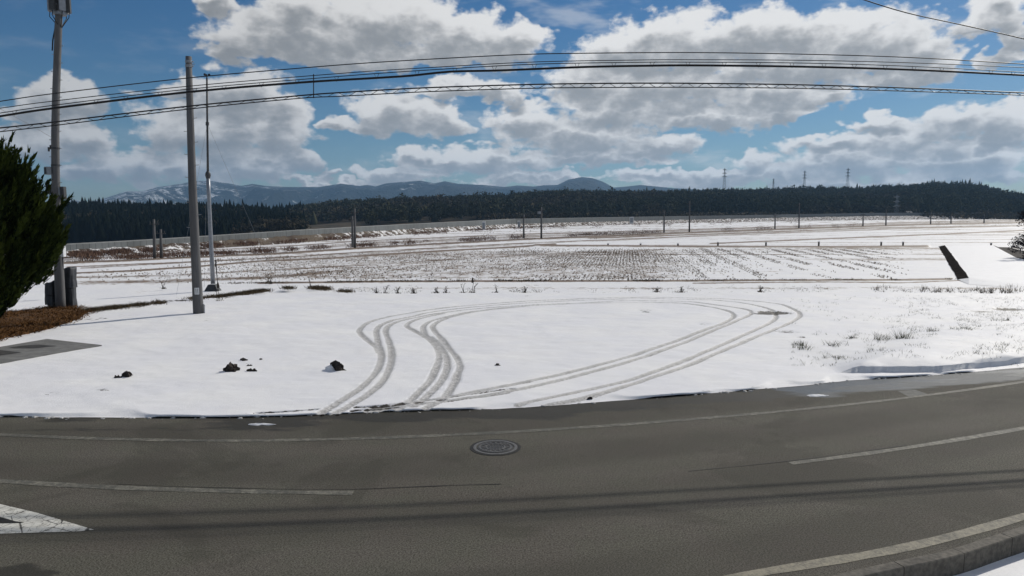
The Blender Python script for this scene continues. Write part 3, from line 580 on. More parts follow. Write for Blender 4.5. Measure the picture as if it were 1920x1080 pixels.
# ---------------------------------------------------------------- woods (far masses)
def conifer(n=6, rings=4, rnd=0):
    v = []; f = []
    for j in range(rings):
        t = j / rings; r = .5 * ((1 - t) ** .8 * (1 - rnd) + rnd * math.sqrt(max(0, 1 - (1.55 * t - .45) ** 2) if t > .05 else .3))
        for k in range(n): v.append((r, 2 * math.pi * k / n, t))
    v.append((0, 0, 1)); 
    for j in range(rings - 1):
        for k in range(n): a = j * n + k; b = j * n + (k + 1) % n; f += [(a, b, b + n), (a, b + n, a + n)]
    for k in range(n): f.append(((rings - 1) * n + k, (rings - 1) * n + (k + 1) % n, rings * n))
    return np.array(v), np.array(f)
def trees(name, P, Hh, Wd, mat, label, shade, rings=4, n=6, cat=None, rnd=0):
    bv, bf = conifer(n, rings, rnd); m = len(P); r = bv[None, :, 0] * (1 + .55 * (rng.random((m, len(bv))) - .5)); a = bv[None, :, 1] + rng.random((m, 1)) * 6.3
    z = bv[None, :, 2] + .10 * (rng.random((m, len(bv))) - .5) * (bv[None, :, 2] < .99)
    V = np.stack([P[:, 0, None] + r * np.cos(a) * Wd[:, None], P[:, 1, None] + r * np.sin(a) * Wd[:, None], P[:, 2, None] + z * Hh[:, None]], -1).reshape(-1, 3)
    Fc = (bf[None] + (np.arange(m) * len(bv))[:, None, None]).reshape(-1, 3)
    sh = np.clip(np.repeat(shade[:, None], len(bv), 1) + .3 * (rng.random((m, len(bv))) - .5), 0, 1)
    o = mk(name, V, Fc, mat, attrs={'shade': sh.ravel()}); return tag(o, label, cat, kind='stuff')
def crowns(name, P, Hh, Wd, mat, label, shade, k=46, cat=None):
    m = len(P); d = rng.normal(size=(m, k, 3)); d /= np.linalg.norm(d, axis=2)[..., None]; rr = rng.random((m, k, 1)) ** .35
    c = d * rr * np.stack([Wd * .5, Wd * .5, Hh * .36], -1)[:, None, :]; c[..., 2] += (Hh * .60)[:, None]; c += P[:, None, :]
    tri = rng.normal(size=(m, k, 3, 3)) * (Wd * .11)[:, None, None, None]
    V = (c[:, :, None, :] + tri).reshape(-1, 3); Fc = np.arange(len(V)).reshape(-1, 3)
    sh = np.clip(shade[:, None, None] + .5 * (rng.random((m, k, 1)) - .5) + np.zeros((1, 1, 3)), 0, 1)
    return tag(mk(name, V, Fc, mat, attrs={'shade': sh.ravel()}), label, cat, kind='stuff')
def scatter(n, p0, p1, u0, u1, seed, back=0):
    r = np.random.default_rng(seed); px = r.uniform(p0, p1, n); u = r.uniform(u0, u1, n) ** .9
    Yv = ip(FRONT_Y, px) + (ip(RIDGE_Y, px) - ip(FRONT_Y, px)) * u + back; z = np.array([hill_z(np.array([a]), np.array([b]))[0] for a, b in zip(px, Yv)])
    return px, u, np.stack([Yv * col_s(px), Yv, z - .3], 1)
px, u, P = scatter(6800, -330, 572, 0, 1.12, 3)
clump = fbm(P[:, 0] * .02, P[:, 1] * .02, 3)
hh = (13 + 3.5 * (rng.random(len(px)) - .4) + 4 * (rng.random(len(px)) > .95)); hh *= .85 + .4 * (fbm(P[:, 0] * .03, P[:, 1] * .01, 2) - .3)
keep = ~((clump > .62) & (u < .8))
trees('cedar_wood', P[keep], hh[keep], (4.6 + rng.random(len(px)) * 2.0)[keep], M_cedar, 'dark dense cedar wood behind the grey railway wall', np.clip(.35 + .8 * (clump - .5) + .3 * (rng.random(len(px)) - .5), 0, 1)[keep], 5, 6, 'wood')
k2 = ~keep; crowns('bare_wood', P[k2], hh[k2] * .8, np.full(k2.sum(), 7.), M_bare, 'grey brown leafless trees among the dark cedars', rng.random(k2.sum()) * .5, cat='wood')
px, u, P = scatter(8200, 548, 2350, 0, 1.06, 5)
clump = fbm(P[:, 0] * .010 + 40, P[:, 1] * .010, 4)
gap = ((px < 690) & (u < .42 - (px - 560) / 500)) ; evg = (clump < .50) | (u > .9) & (rng.random(len(px)) < .85)
hh = 12 + 5 * (rng.random(len(px)) - .4) + 4 * (rng.random(len(px)) > .96)
tip = (u > .88) | (rng.random(len(px)) < .12); shd = np.clip(.5 + .9 * (clump - .5) + .3 * (rng.random(len(px)) - .5), 0, 1)
a = evg & ~gap & tip; trees('hill_cedar_wood', P[a], hh[a], (5.0 + rng.random(len(px)) * 2.2)[a], M_hillw, 'pointed evergreen trees along the crest of the low hills', shd[a], 4, 6, 'wood')
a = evg & ~gap & ~tip; crowns('hill_wood', P[a], hh[a] * 1.05, (8 + rng.random(len(px)) * 3.5)[a], M_hillw, 'dark blue green wood covering the low hills', np.clip(shd[a] + .1, 0, 1), 64, 'wood')
a = ~evg & ~gap; crowns('hill_bare_wood', P[a], hh[a] * .85, (9 + rng.random(len(px)) * 3)[a], M_bare, 'brownish leafless woodland patches on the low hills', rng.random(a.sum()) * .8, 60, 'wood')
# scrub along the foot of the hills on the right
px = np.random.default_rng(9).uniform(900, 2100, 500); Yv = ip(FRONT_Y, px) - rng.random(500) * 30; P = np.stack([Yv * col_s(px), Yv, np.full(500, -.5)], 1)
crowns('hill_foot_scrub', P, 4 + 4 * rng.random(500), 6 + 4 * rng.random(500), M_bare, 'pale leafless scrub along the foot of hills', rng.random(500), 24, 'scrub')

# ---------------------------------------------------------------- railway wall on its scrubby embankment
ec = np.arange(-640, 1921, 4.0); Yb = base_Y(ec) ; Yw = Yb * 1.03 + .8
Wz0 = np.array([at(a, ip(WBOT, a), y)[2] for a, y in zip(ec, Yw)]); Wz1 = np.array([at(a, ip(WTOP, a), y)[2] for a, y in zip(ec, Yw)])
es = col_s(ec); ne = 9; V = []; S_ = []
for i in range(len(ec)):
    for j in range(ne):
        t = j / (ne - 1); y = Yb[i] - .8 + (Yw[i] - Yb[i] + 1.2) * t; z = ZP - .1 + (Wz0[i] - ZP + .12) * sstep(0, .95, t)
        z += (.16 + .0012 * y) * (fbm(np.array([es[i] * y * .9]), np.array([y * 1.1 + j]), 3)[0] - .5) * (0 < j < ne - 1) * 1.6
        V.append((es[i] * y, y, z)); S_.append(.42 - .22 * sstep(330, 420, ec[i]) * sstep(680, 560, ec[i]))
emb = mk('embankment', V, grid_faces(len(ec), ne), M_emb, attrs={'snow': S_}); tag(emb, 'scrubby snow flecked railway embankment', kind='structure')
wall = empty('railway_wall', (es[400] * Yw[400], Yw[400], 0)); tag(wall, 'long low grey railway wall of concrete panels before the woods', 'wall'); wl = np.array([wall.location.x, wall.location.y, 0])
def wall_piece(i0, i1, mb, gap=0., th=.18, up=0, lo=None):
    a = []
    for i, g_ in ((i0, gap), (i1, -gap)):
        x, y = es[i] * Yw[i], Yw[i]; a.append((x, y, (Wz0[i] - .35) if lo is None else Wz1[i] + lo, Wz1[i] + up))
    p0, p1 = np.array(a[0][:2]), np.array(a[1][:2]); t = (p1 - p0); L_ = np.linalg.norm(t); t /= L_; p0 = p0 + t * gap; p1 = p1 - t * gap; nrm = np.array([-t[1], t[0]]) * th
    vv = [(*p0, a[0][2]), (*p1, a[1][2]), (*p1, a[1][3]), (*p0, a[0][3])]; vv += [(q[0] + nrm[0], q[1] + nrm[1], q[2]) for q in vv]
    mb.add([np.array(q) - wl for q in vv], [(0, 1, 2, 3), (7, 6, 5, 4), (3, 2, 6, 7), (4, 5, 1, 0), (1, 5, 6, 2), (4, 0, 3, 7)])
i = 0; rest = MB()
while i + 3 < len(ec):
    if 100 < ec[i] < 1000: m = MB(); wall_piece(i, i + 3, m, .02); m.build('panel', M_wall, wall)
    else: wall_piece(i, i + 3, rest)
    i += 3
o = rest.build('far_panels', M_wall, wall); o['kind'] = 'stuff'
m = MB()
for k in range(0, i, 3): wall_piece(k, k + 3, m, 0, .26, .10, .0)
m.build('coping', M_wall2, wall)
for px, py0, py1, w in ((907,428,416,.9),(973,424,414.5,.8),(1184,417,407,1.6)):
    y = float(base_Y(np.array([px]))[0]); a = at(px, py0, y); b = at(px, py1, y); e = empty('equipment_cabinet', (a[0], y, a[2] - .6)); h = b[2] - a[2] + .6
    MB().box((0, 0, h / 2), (w, .6, h)).build('cabinet_body', M_whitep, e); MB().box((0, 0, h + .05), (w * 1.15, .75, .1)).build('cabinet_roof', M_whitep, e); MB().box((0, -.32, h * .55), (w * .8, .03, h * .7)).build('cabinet_door', M_steel, e)
    tag(e, {907: 'white trackside cabinet above a dark culvert on the embankment', 973: 'small white trackside cabinet just beside a bare utility pole', 1184: 'white trackside cabinet standing alone before wooded hills'}[px], 'cabinet')

# ---------------------------------------------------------------- utility poles across the plain
FP = [(290,486.5,411,'with a taller partner','tall thin grey pole paired with a shorter pole by the railway wall'),
 (302.5,485.5,430,'','short thin pole paired with a taller pole by the railway wall'),
 (661,464,405,'','shorter of two poles standing close together below brown slope'),
 (665.5,466.5,391,'','taller of two poles standing close together below brown slope'),
 (982,447,402,'','bare wooden-looking pole beside the pole with a transformer'),
 (1015,448.5,388,'T','dark pole with a drum transformer near its top'),
 (1245,436.5,396,'','dark pole on the field dike left of a taller slim one'),
 (1292.5,435.5,377,'','tall slim pole on the dike rising against wooded hills'),
 (1453,429.5,400,'','plain grey pole on the dike'),(1498,428.5,380,'','tall slim pole on the dike close to plain grey one'),
 (1618,425,400,'','small far pole on the dike beyond the marker posts'),(1661,423.5,392,'','far slim pole near the lattice pylon in front of hill'),
 (1745,421,399,'','small far pole right of the foot of the pylon'),(1783,420,402,'','tiny far pole on the fenced dike'),(1845,419,402,'','tiny far pole nearest the dark bush')]
for px, pb, ptop, kk, lab in FP:
    b = gnd(px, pb, ZP); t = at(px - (pb - ptop) * .03 * (960 - px) / 960, ptop, b[1]); h = t[2] - b[2]; r = .105 + b[1] * .00042
    e = empty('utility_pole', (b[0], b[1], ZP - .2)); tag(e, lab, 'utility pole', 'poles standing across the snowy fields')
    dx = t[0] - b[0]
    MB().tube([(0, 0, 0), (dx * .5, 0, h * .5), (dx, 0, h + .2)], [r * 1.15, r, r * .75], 10).build('shaft', M_conc, e, True)
    MB().box((dx * .93, 0, h * .93), (r * 7, .08, .1)).build('crossarm', M_dark, e)
    for q in (-2.6, 2.6): MB().tube([(dx * .93 + q * r, 0, h * .93), (dx * .93 + q * r, 0, h * .93 + .25)], r * .35, 6).build('insulator', M_dark, e)
    if kk == 'T': MB().tube([(dx * .9 - r * 2.4, 0, h * .82), (dx * .9 - r * 2.4, 0, h * .9)], r * 1.9, 12).build('transformer', M_steel, e)

# dike marker posts
for k, (px, py, hpx) in enumerate([(1140,461,5),(1201,461,5),(1271,462,6),(1346,462.5,9),(1436,462.5,9),(1535,462.5,10),(1652,462,9),(1693,462,9),(1858,462,7)]):
    b = gnd(px, py, ZP); h = hpx * b[1] / F
    e = empty('marker_post', (b[0], b[1], ZP - .05)); tag(e, 'low stub post along the snowy field dike' if k < 8 else 'lone stub post on the back edge of the ditched plot', 'post', 'low posts in a row on the dike')
    MB().box((0, 0, h * .45), (.16, .16, h * .9 + .1), .3).build('post', M_conc2, e); MB().box((0, 0, h * .98), (.2, .2, .1), .3).build('snow_cap', M_snow, e)

# lattice pylons
def pylon(px, pb, ptop, Yv, lab):
    b, t = at(px, pb, Yv), at(px, ptop, Yv); h = t[2] - b[2] + 6; z0 = b[2] - 6; w = h * .055
    e = empty('lattice_pylon', (b[0], Yv, z0)); tag(e, lab, 'pylon', 'pylons on the wooded hills'); r = .0001 * Yv + .03
    wid = lambda k: w * (1 - k) ** 1.15 + .35
    for sx in (-1, 1):
        for sy in (-1, 1): MB().tube([(sx * wid(k), sy * wid(k), h * k) for k in np.linspace(0, 1, 7)], r, 5).build('leg', M_lattice, e)
    m = MB(); ks = np.linspace(0, .96, 9)
    for a, c in zip(ks[:-1], ks[1:]):
        for sy in (-1, 1): m.tube([(-wid(a), sy * wid(a), h * a), (wid(c), sy * wid(c), h * c)], r * .6, 4); m.tube([(wid(a), sy * wid(a), h * a), (-wid(c), sy * wid(c), h * c)], r * .6, 4)
    m.build('bracing', M_lattice, e)
    for k, l in ((.60, .13), (.75, .12), (.90, .10)):
        MB().tube([(-h * l, 0, h * k + .6), (0, 0, h * k), (h * l, 0, h * k + .6)], r * 1.1, 5).add([(-h * l, -r, h * k + .6), (h * l, -r, h * k + .6), (0, -r, h * k + 1.8)], [(0, 1, 2)]).build('crossarm', M_lattice, e)
for a in [(1358,350,315,1090,'lattice pylon on the ridge farthest from the rounded hilltop'),(1450,350,335,1300,'smallest lattice pylon barely topping the wooded ridge'),(1508,349,320,1120,'mid-sized lattice pylon above a spiky row of ridge trees'),(1589,347,315,1100,'lattice pylon on the ridge closest to the rounded hilltop'),(1680,409,365,610,'pale lattice pylon standing low before the dark hillside')]: pylon(*a)
for px, pb, w, h, lab in ((1703,407,4,5,'small pale gabled house by the foot of pylon'),(1471,392,3.5,4,'tiny pale gabled house among the hillside trees')):
    Yv = 628 if px > 1600 else 690; b = at(px, pb, Yv); e = empty('house', (b[0], Yv, b[2] - 3)); tag(e, lab, 'house')
    MB().box((0, 0, (h + 1) / 2), (w, 6, h + 1)).build('house_wall', M_house, e)
    MB().add([(-w * .6, -3.5, h + 1), (w * .6, -3.5, h + 1), (w * .6, 3.5, h + 1), (-w * .6, 3.5, h + 1), (-w * .6, 0, h + 3.2), (w * .6, 0, h + 3.2)], [(0, 1, 5, 4), (2, 3, 4, 5), (1, 2, 5), (3, 0, 4), (3, 2, 1, 0)]).build('roof', M_conc, e)
    MB().box((0, -3.03, h * .6), (1.2, .06, 1.4)).build('window', M_dark, e)

# ---------------------------------------------------------------- concrete poles near the lot
def px_tube(mb, Yv, pts, base, n=16):
    P = []; rad = []
    for px, py, r in pts: q = at(px, py, Yv); P.append(q - base); rad.append(r * Yv / F)
    return mb.tube(P, rad, n)
# power pole
b = gnd(372, 589); Y1 = b[1]; b[2] = lot_z(b[0], b[1]) ; pole = empty('concrete_pole', b); tag(pole, 'bare grey concrete pole with step bolts standing in the snow', 'utility pole')
pts1 = [(372.8,594,9.6),(371.5,575,9.4),(366.3,470,8.2),(361,350,7.2),(357,230,6.3),(353.6,106,5.3)]
px_tube(MB(), Y1, pts1, b).build('shaft', M_conc, pole, True)
c1 = lambda py: np.interp(-py, [-q[1] for q in pts1], [q[0] for q in pts1]); r1 = lambda py: np.interp(-py, [-q[1] for q in pts1], [q[2] for q in pts1])
for k, py in enumerate([121,183,222,247,267,290,310,333,355,380,403,427]):
    s_ = -1 if k % 2 else 1; a = at(c1(py) + s_ * r1(py) * .8, py, Y1) - b; e_ = at(c1(py) + s_ * (r1(py) + 6.5), py - 1, Y1) - b
    MB().tube([a, e_], .012, 6).build('step_bolt', M_steel, pole)
for py in (116, 124):
    a = at(c1(py), py, Y1) - b; r = r1(py) * Y1 / F; MB().tube([a - np.array([0, 0, .05]), a + np.array([0, 0, .05])], r * 1.15, 16).build('band', M_steel, pole); MB().tube([a + np.array([r, 0, 0]), a + np.array([r + .09, -.02, 0])], .02, 6).build('band_bolt', M_steel, pole)
a = at(c1(545), 545, Y1) - b; r = r1(545) * Y1 / F
V = []; 
for k in range(7):
    w = R(-90 - 8 + k * 8.5); V += [(a[0] + r * 1.03 * math.cos(w), a[1] + r * 1.03 * math.sin(w), a[2] - .14), (a[0] + r * 1.03 * math.cos(w) , a[1] + r * 1.03 * math.sin(w), a[2] + .14)]
mk('number_plate', V, [(2 * k, 2 * k + 2, 2 * k + 3, 2 * k + 1) for k in range(6)], M_whitep, pole)
V = [];
for k in range(2):
    for w in (R(-84 + k * 20), R(-78 + k * 20)): V += [(a[0] + r * 1.045 * math.cos(w), a[1] + r * 1.045 * math.sin(w), a[2] - .11), (a[0] + r * 1.045 * math.cos(w), a[1] + r * 1.045 * math.sin(w), a[2] + .11)]
mk('plate_marking', V, [(0, 2, 3, 1), (4, 6, 7, 5)], M_dark, pole)
MB().tube([(.26, -.02, .0), (.27, -.02, .35), (.2, -.02, .4)], .03, 8).build('earth_conduit', M_steel, pole)

# cell-network pole
b2_ = gnd(113.5, 581); Y2 = b2_[1]; b2_[2] = lot_z(b2_[0], Y2); cp = empty('antenna_pole', b2_); tag(cp, 'tall concrete antenna pole rising behind the juniper tree', 'antenna pole')
pts2 = [(114,588,8.8),(113,560,8.7),(109.5,480,8.0),(106,400,7.4),(104.2,320,7.0),(103.6,250,6.7),(105,180,6.4),(107.5,110,6.2),(110,40,6.0),(111,-60,5.8)]
px_tube(MB(), Y2, pts2, b2_).build('shaft', M_conc, cp, True)
c2 = lambda py: np.interp(-py, [-q[1] for q in pts2], [q[0] for q in pts2]); r2 = lambda py: np.interp(-py, [-q[1] for q in pts2], [q[2] for q in pts2])
for k, py in enumerate(list(range(70, 420, 16))):
    s_ = 1 if k % 2 else -1; a = at(c2(py) + s_ * r2(py) * .8, py, Y2) - b2_; e_ = at(c2(py) + s_ * (r2(py) + 4.5), py, Y2) - b2_; MB().tube([a, e_], .014, 6).build('step_bolt', M_steel, cp)
for py in (278, 310):
    a = at(c2(py), py, Y2) - b2_; MB().tube([a - np.array([0, 0, .035]), a + np.array([0, 0, .035])], r2(py) * Y2 / F * 1.08, 16).build('band', M_dark, cp)
def px_box(x0, x1, y0_, y1_, Yv, base, name, mat, parent, depth=.3, dy=0):
    a, c = at(x0, y1_, Yv) - base, at(x1, y0_, Yv) - base; return MB().box(((a[0] + c[0]) / 2, dy, (a[2] + c[2]) / 2), (c[0] - a[0], depth, c[2] - a[2])).build(name, mat, parent)
o = px_box(90, 101, 313, 328, Y2, b2_, 'equipment_box', M_steel, cp, .25, -.1); px_box(89.5, 92.5, 314.5, 326.5, Y2, b2_, 'box_vent', M_dark, o, .28, -.1)
px_box(90, 95.5, 346, 364, Y2, b2_, 'radio_unit', M_dark, cp, .16, -.05); px_box(115.5, 121.5, 350, 374, Y2, b2_, 'radio_unit', M_dark, cp, .2, .0); px_box(112.5, 115.2, 351, 366, Y2, b2_, 'radio_unit', M_steel, cp, .2, .0)
for (xa, ya), (xb, yb) in (((93,364),(95,378)),((95,345),(101,342)),((117,374),(114,385)),((119,374),(117,380)),((113,360),(109,360)),((92.5,346),(92,338))):
    MB().tube([at(xa, ya, Y2) - b2_, at(xb, yb, Y2) - b2_], .018, 6).build('bracket', M_dark, cp)
for xa, ya in ((91.5,276),(95,272)): px_box(xa - 1, xa + 1, ya, ya + 8, Y2, b2_, 'insulator', M_dark, cp, .06)
px_box(119, 124.5, 461, 481, Y2, b2_, 'meter_box', M_whitep, cp, .2, -.15); MB().tube([at(117.5, 462, Y2) - b2_, at(118, 580, Y2) - b2_], .03, 8).build('conduit', M_dark, cp)
hd = at(110.5, 0, Y2) - b2_
for k in range(6):
    w = 2 * math.pi * k / 6 + .3; rr = .36; q = hd + np.array([rr * math.cos(w), rr * math.sin(w), .45])
    pa = MB().box(q, (.12, .24, 1.9), w).build('panel_antenna', M_steel if k % 2 else M_dark, cp); MB().tube([hd + np.array([0, 0, -.2]), q - np.array([0, 0, .65])], .025, 6).build('arm', M_steel, pa); MB().tube([q + np.array([0, 0, -.95]), q + np.array([-.03, 0, -1.15]), hd + np.array([0, 0, -1.2])], .018, 6).build('feeder', M_black, pa)
MB().tube([hd + np.array([0, 0, -.62]), hd + np.array([0, 0, -.5])], .26, 16).build('antenna_collar', M_steel, cp)
MB().tube([at(98, 95, Y2) - b2_, at(99, 75, Y2) - b2_, at(103, 55, Y2) - b2_, at(104, 40, Y2) - b2_], .03, 6).build('feeder', M_black, cp)

# tarpaulin-covered equipment at its foot
M_tarp = simple('dark_tarpaulin', (.028, .031, .038), .55, .35, 3.5, .45, bump=.03)
def tarp_box(c, size, seed, parent, name, taper=1.0, n=9):
    r = np.random.default_rng(seed); ph = r.random(6) * 6.3; V = []; Fc = []; m = 10; per = 4 * n
    for j in range(m + 2):
        t = min(j, m) / m; k = (1 + (taper - 1) * t) * (1.0 if j <= m else .86)
        for i in range(per):
            sd, q = divmod(i, n); u = q / n * 2 - 1; x, y = [(u, -1), (1, u), (-u, 1), (-1, -u)][sd]; rr = (abs(x) ** 6 + abs(y) ** 6) ** (-1 / 6); x, y = x * rr * .97, y * rr * .97; a = math.atan2(y, x)
            f = 1 + .05 * math.sin(5 * a + ph[0] + 2.5 * t) + .045 * math.sin(9 * a + ph[1] - 4 * t) + .03 * math.sin(14 * a + ph[2]) - .06 * math.exp(-((t - .45) / .1) ** 2)
            V.append((c[0] + size[0] / 2 * x * f * k, c[1] + size[1] / 2 * y * f * k, c[2] + size[2] * t + (.035 if j > m else 0) + .03 * math.sin(3 * a + ph[3]) * t + .06 * x * t))
    for j in range(m + 1):
        for i in range(per): Fc.append((j * per + i, j * per + (i + 1) % per, (j + 1) * per + (i + 1) % per, (j + 1) * per + i))
    Fc.append(tuple((m + 1) * per + i for i in range(per))); return mk(name, V, Fc, M_tarp, parent, True)
def strap(z, w, d, parent): MB().tube([(w / 2 * math.cos(a), d / 2 * math.sin(a), z + .02 * math.sin(2 * a)) for a in np.linspace(0, 2 * math.pi, 21)], .018, 6).build('strap', M_black, parent)
q = gnd(132, 578); q[2] = lot_z(q[0], q[1]) - .04; e = empty('covered_equipment', q); tag(e, 'equipment box wrapped in dark tarpaulin, hooded top, right beside pole', 'covered box')
tarp_box((0, 0, 0), (.50, .45, .92), 3, e, 'lower_cover', .96); tarp_box((-.02, 0, .90), (.58, .52, .84), 8, e, 'hood', 1.02); strap(.91, .54, .5, e)
q = gnd(98, 580); q[2] = lot_z(q[0], q[1]) - .04; e = empty('covered_equipment', q); tag(e, 'smaller box wrapped in dark tarpaulin between juniper and pole', 'covered box')
tarp_box((0, 0, .2), (.44, .4, .95), 5, e, 'cover', .82); strap(.62, .46, .42, e); tarp_box((.06, 0, 0), (.30, .3, .24), 6, e, 'pale_foot', 1.2).data.materials[0] = M_conc2

# weather mast
b3 = gnd(399, 541); Y3 = b3[1]; b3[2] = lot_z(b3[0], Y3); mast = empty('weather_mast', b3); tag(mast, 'slim guyed weather mast with cup anemometer on top', 'mast')
px_tube(MB(), Y3, [(399.5,532,4.2),(397.5,490,3.9),(394.5,430,3.6),(391.5,365,3.4),(390,331,3.3)], b3, 12).build('lower_tube', M_steel, mast, True)
px_tube(MB(), Y3, [(390,333,2.1),(389.3,280,2.0),(388.7,232,1.9),(388,146,1.6)], b3, 10).build('upper_tube', M_dark, mast, True)
px_tube(MB(), Y3, [(390.1,335,3.4),(390,329,5.0),(389.9,325,4.6),(389.9,321,2.4)], b3, 12).build('collar', M_dark, mast); px_tube(MB(), Y3, [(388.8,235,3),(388.8,229,3)], b3, 12).build('guy_collar', M_dark, mast)
tp = at(388, 146, Y3) - b3; h_ = empty
vane = MB().tube([tp, tp + np.array([0, 0, .18])], .03, 8).build('anemometer_hub', M_dark, mast); m = MB()
for k in range(3):
    w = 2 * math.pi * k / 3 + .2; q = tp + np.array([.13 * math.cos(w), .13 * math.sin(w), .16]); m.tube([tp + np.array([0, 0, .16]), q], .01, 6); m.tube([q + np.array([-.05 * math.sin(w), .05 * math.cos(w), 0]), q, q + np.array([.05 * math.sin(w), -.05 * math.cos(w), 0])], [.025, .06, .07], 8)
m.build('cups', M_black, vane)
Bz = at(398, 541, Y3) - b3
MB().box((0, 0, .03), (1.15, .9, .1)).build('base_plate', M_dark, mast); MB().box((0, 0, .33), (.92, .7, .52), 0, .45).build('base_housing', M_dark, mast)
MB().tube([(.32, -.1, .9), (.30, -.1, 1.9), (.26, -.1, 2.1)], .015, 6).build('cable', M_black, mast)
MB().tube([at(404, 500, Y3) - b3, (.25, -.1, 2.0), (.4, -.2, .1)], .02, 6).build('cable', M_black, mast)
gt = at(388.8, 232, Y3) - b3
for dx, dy in ((3.6, .9), (-1.2, -2.0), (-1.6, 2.6)): MB().tube([gt, (dx, dy, .0)], .006, 4).build('guy_wire', M_steel, mast)

# ---------------------------------------------------------------- overhead lines along the road
def Yline(px): return 17.3 + 1.45 * np.clip((px - 850) / 1070, 0, 9) ** 1.6 - .25 * np.clip((850 - px) / 850, 0, 9) ** 1.2
def wire_pts(L_, n=90, dy=0, ext=True):
    a = [q[0] for q in L_]; px = np.linspace(a[0], a[-1], n); p = np.asarray(L_, float)
    sp = smooth_poly(np.c_[p, np.zeros(len(p))], 12)[:, :2]; py = np.interp(px, sp[:, 0], sp[:, 1]); P = [at(x, y, float(Yline(x)) + dy) for x, y in zip(px, py)]
    if ext:
        d0 = (P[0] - P[6]) / np.linalg.norm(P[0] - P[6]); d1 = (P[-1] - P[-7]) / np.linalg.norm(P[-1] - P[-7])
        P = [P[0] + d0 * k for k in (9, 4.5)] + P + [P[-1] + d1 * k for k in (12, 27, 48)]
    return P
W1 = [(0,190),(100,175.5),(350,146.5),(560,128),(720,116),(960,103),(1100,99.8),(1300,98.6),(1500,101.5),(1700,107.5),(1920,120)]
W2 = [(0,203),(100,189.5),(350,162),(640,137.5),(800,127),(1000,116.3),(1200,112.5),(1300,112),(1500,113),(1700,117.5),(1920,126.5)]
W3 = [(0,212),(100,197.5),(350,167.5),(640,143),(800,131.5),(1000,120.5),(1200,116.8),(1300,116.6),(1500,118.2),(1700,124),(1920,135.5)]
W4 = [(0,218),(100,203),(350,173),(560,155),(700,146.5),(770,142),(810,137.5),(850,134),(930,132.3),(1000,129.5),(1100,125.5),(1200,123.5),(1300,122.6),(1500,125),(1700,130.5),(1920,141)]
W5 = [(0,240),(100,229),(350,199.5),(560,179.5),(640,173.5),(800,164.5),(1000,158.3),(1150,156.2),(1300,156.2),(1500,159),(1700,165),(1920,174)]
W6 = [(0,247),(100,235.5),(350,205),(560,184.5),(640,180.5),(800,172),(1000,165.5),(1150,164),(1300,163.7),(1500,165.7),(1700,171),(1920,178.5)]
def wire(name, L_, r, lab, cat='wire', dy=0, grp=None, parent=None, nm=None):
    o = MB().tube(wire_pts(L_, dy=dy), r, 6).build(name, M_black, parent, True)
    return tag(o, lab, cat, grp) if parent is None else o
wire('overhead_wire', W1, .0115, 'single thin black overhead wire, highest of the roadside lines'); wire('overhead_wire', W2, .0095, 'thin black wire, upper of the close pair above thick cable')
cab = empty('thick_cable', wire_pts(W4)[45]); tag(cab, 'thick black communications cable hung on clips from its messenger wire', 'cable'); cl_ = np.array(cab.location)
def rel(P, o): return [np.asarray(q) - o for q in P]
MB().tube(rel(wire_pts(W4), cl_), .026, 8).build('cable_core', M_black, cab, True); MB().tube(rel(wire_pts(W3), cl_), .010, 6).build('messenger_wire', M_black, cab, True)
for px in [27,100,180,236,300,365,420,490,557,631,706,782,853,927,1002,1082,1151,1223,1290,1358,1422,1485,1545,1602,1660,1714,1766,1858,1900]:
    y4 = np.interp(px, [q[0] for q in W4], [q[1] for q in W4]); y3 = np.interp(px, [q[0] for q in W3], [q[1] for q in W3]); Yv = float(Yline(px)); a = at(px, y4 + 2.5, Yv) - cl_
    MB().tube([at(px - 4, y3, Yv) - cl_, a, at(px + 4, y3, Yv) - cl_], .006, 4).build('hanger', M_black, cab)
las = empty('lashed_cable', wire_pts(W5)[45]); tag(las, 'lowest overhead line, two black strands laced with spiral lashing', 'cable'); lc = np.array(las.location)
MB().tube(rel(wire_pts(W5), lc), .016, 6).build('upper_strand', M_black, las, True); MB().tube(rel(wire_pts(W6), lc), .012, 6).build('lower_strand', M_black, las, True)
sp = []
for k, px in enumerate(np.arange(0, 1921, 7.0)):
    a5 = np.interp(px, [q[0] for q in W5], [q[1] for q in W5]); a6 = np.interp(px, [q[0] for q in W6], [q[1] for q in W6]); ph = 2 * math.pi * px / (46 - .004 * px); m_, am = (a5 + a6) / 2, (a6 - a5) / 2
    sp.append(at(px, m_ + am * 1.1 * math.cos(ph), float(Yline(px)) + .05 * math.sin(ph)) - lc)
MB().tube(sp, .006, 4).build('spiral_lashing', M_black, las)
Yv = float(Yline(588)); MB().tube([at(588, 139, Yv) - lc, at(588, 184, Yv) - lc], .012, 6).build('spacer_rod', M_black, las)
tw = [(1500,-42),(1612,-3),(1700,24),(1800,46),(1920,73),(2100,118)]
P = [at(x, y, 13 + (x - 1500) * .006) for x, y in tw]; sp = smooth_poly(P, .3)
o = MB().tube(sp, .011, 6).build('service_wire', M_black, None, True); tag(o, 'twisted thin service wire sloping across clouds above the other lines', 'wire')
o = MB().tube([at(-60, 172, 27), at(0, 204, 27.5), at(60, 236, 29), at(99, 259, Y2)], .008, 5).build('stay_wire', M_steel, None); tag(o, 'faint thin wire reaching the side of antenna pole', 'wire')
# their carrying poles stand beyond both ends of the view
for P_, lab in ((wire_pts(W5)[0], 'concrete line pole carrying the left end of roadside cables'), (wire_pts(W5)[-1], 'concrete line pole carrying the right end of roadside cables')):
    e = empty('line_pole', (P_[0], P_[1] + .22, -.36)); tag(e, lab, 'utility pole'); MB().tube([(0, 0, 0), (0, 0, 11.5)], [.2, .13], 14).build('shaft', M_conc, e, True); MB().box((0, 0, P_[2] + 1.1), (.1, .5, .1)).build('bracket', M_steel, e)

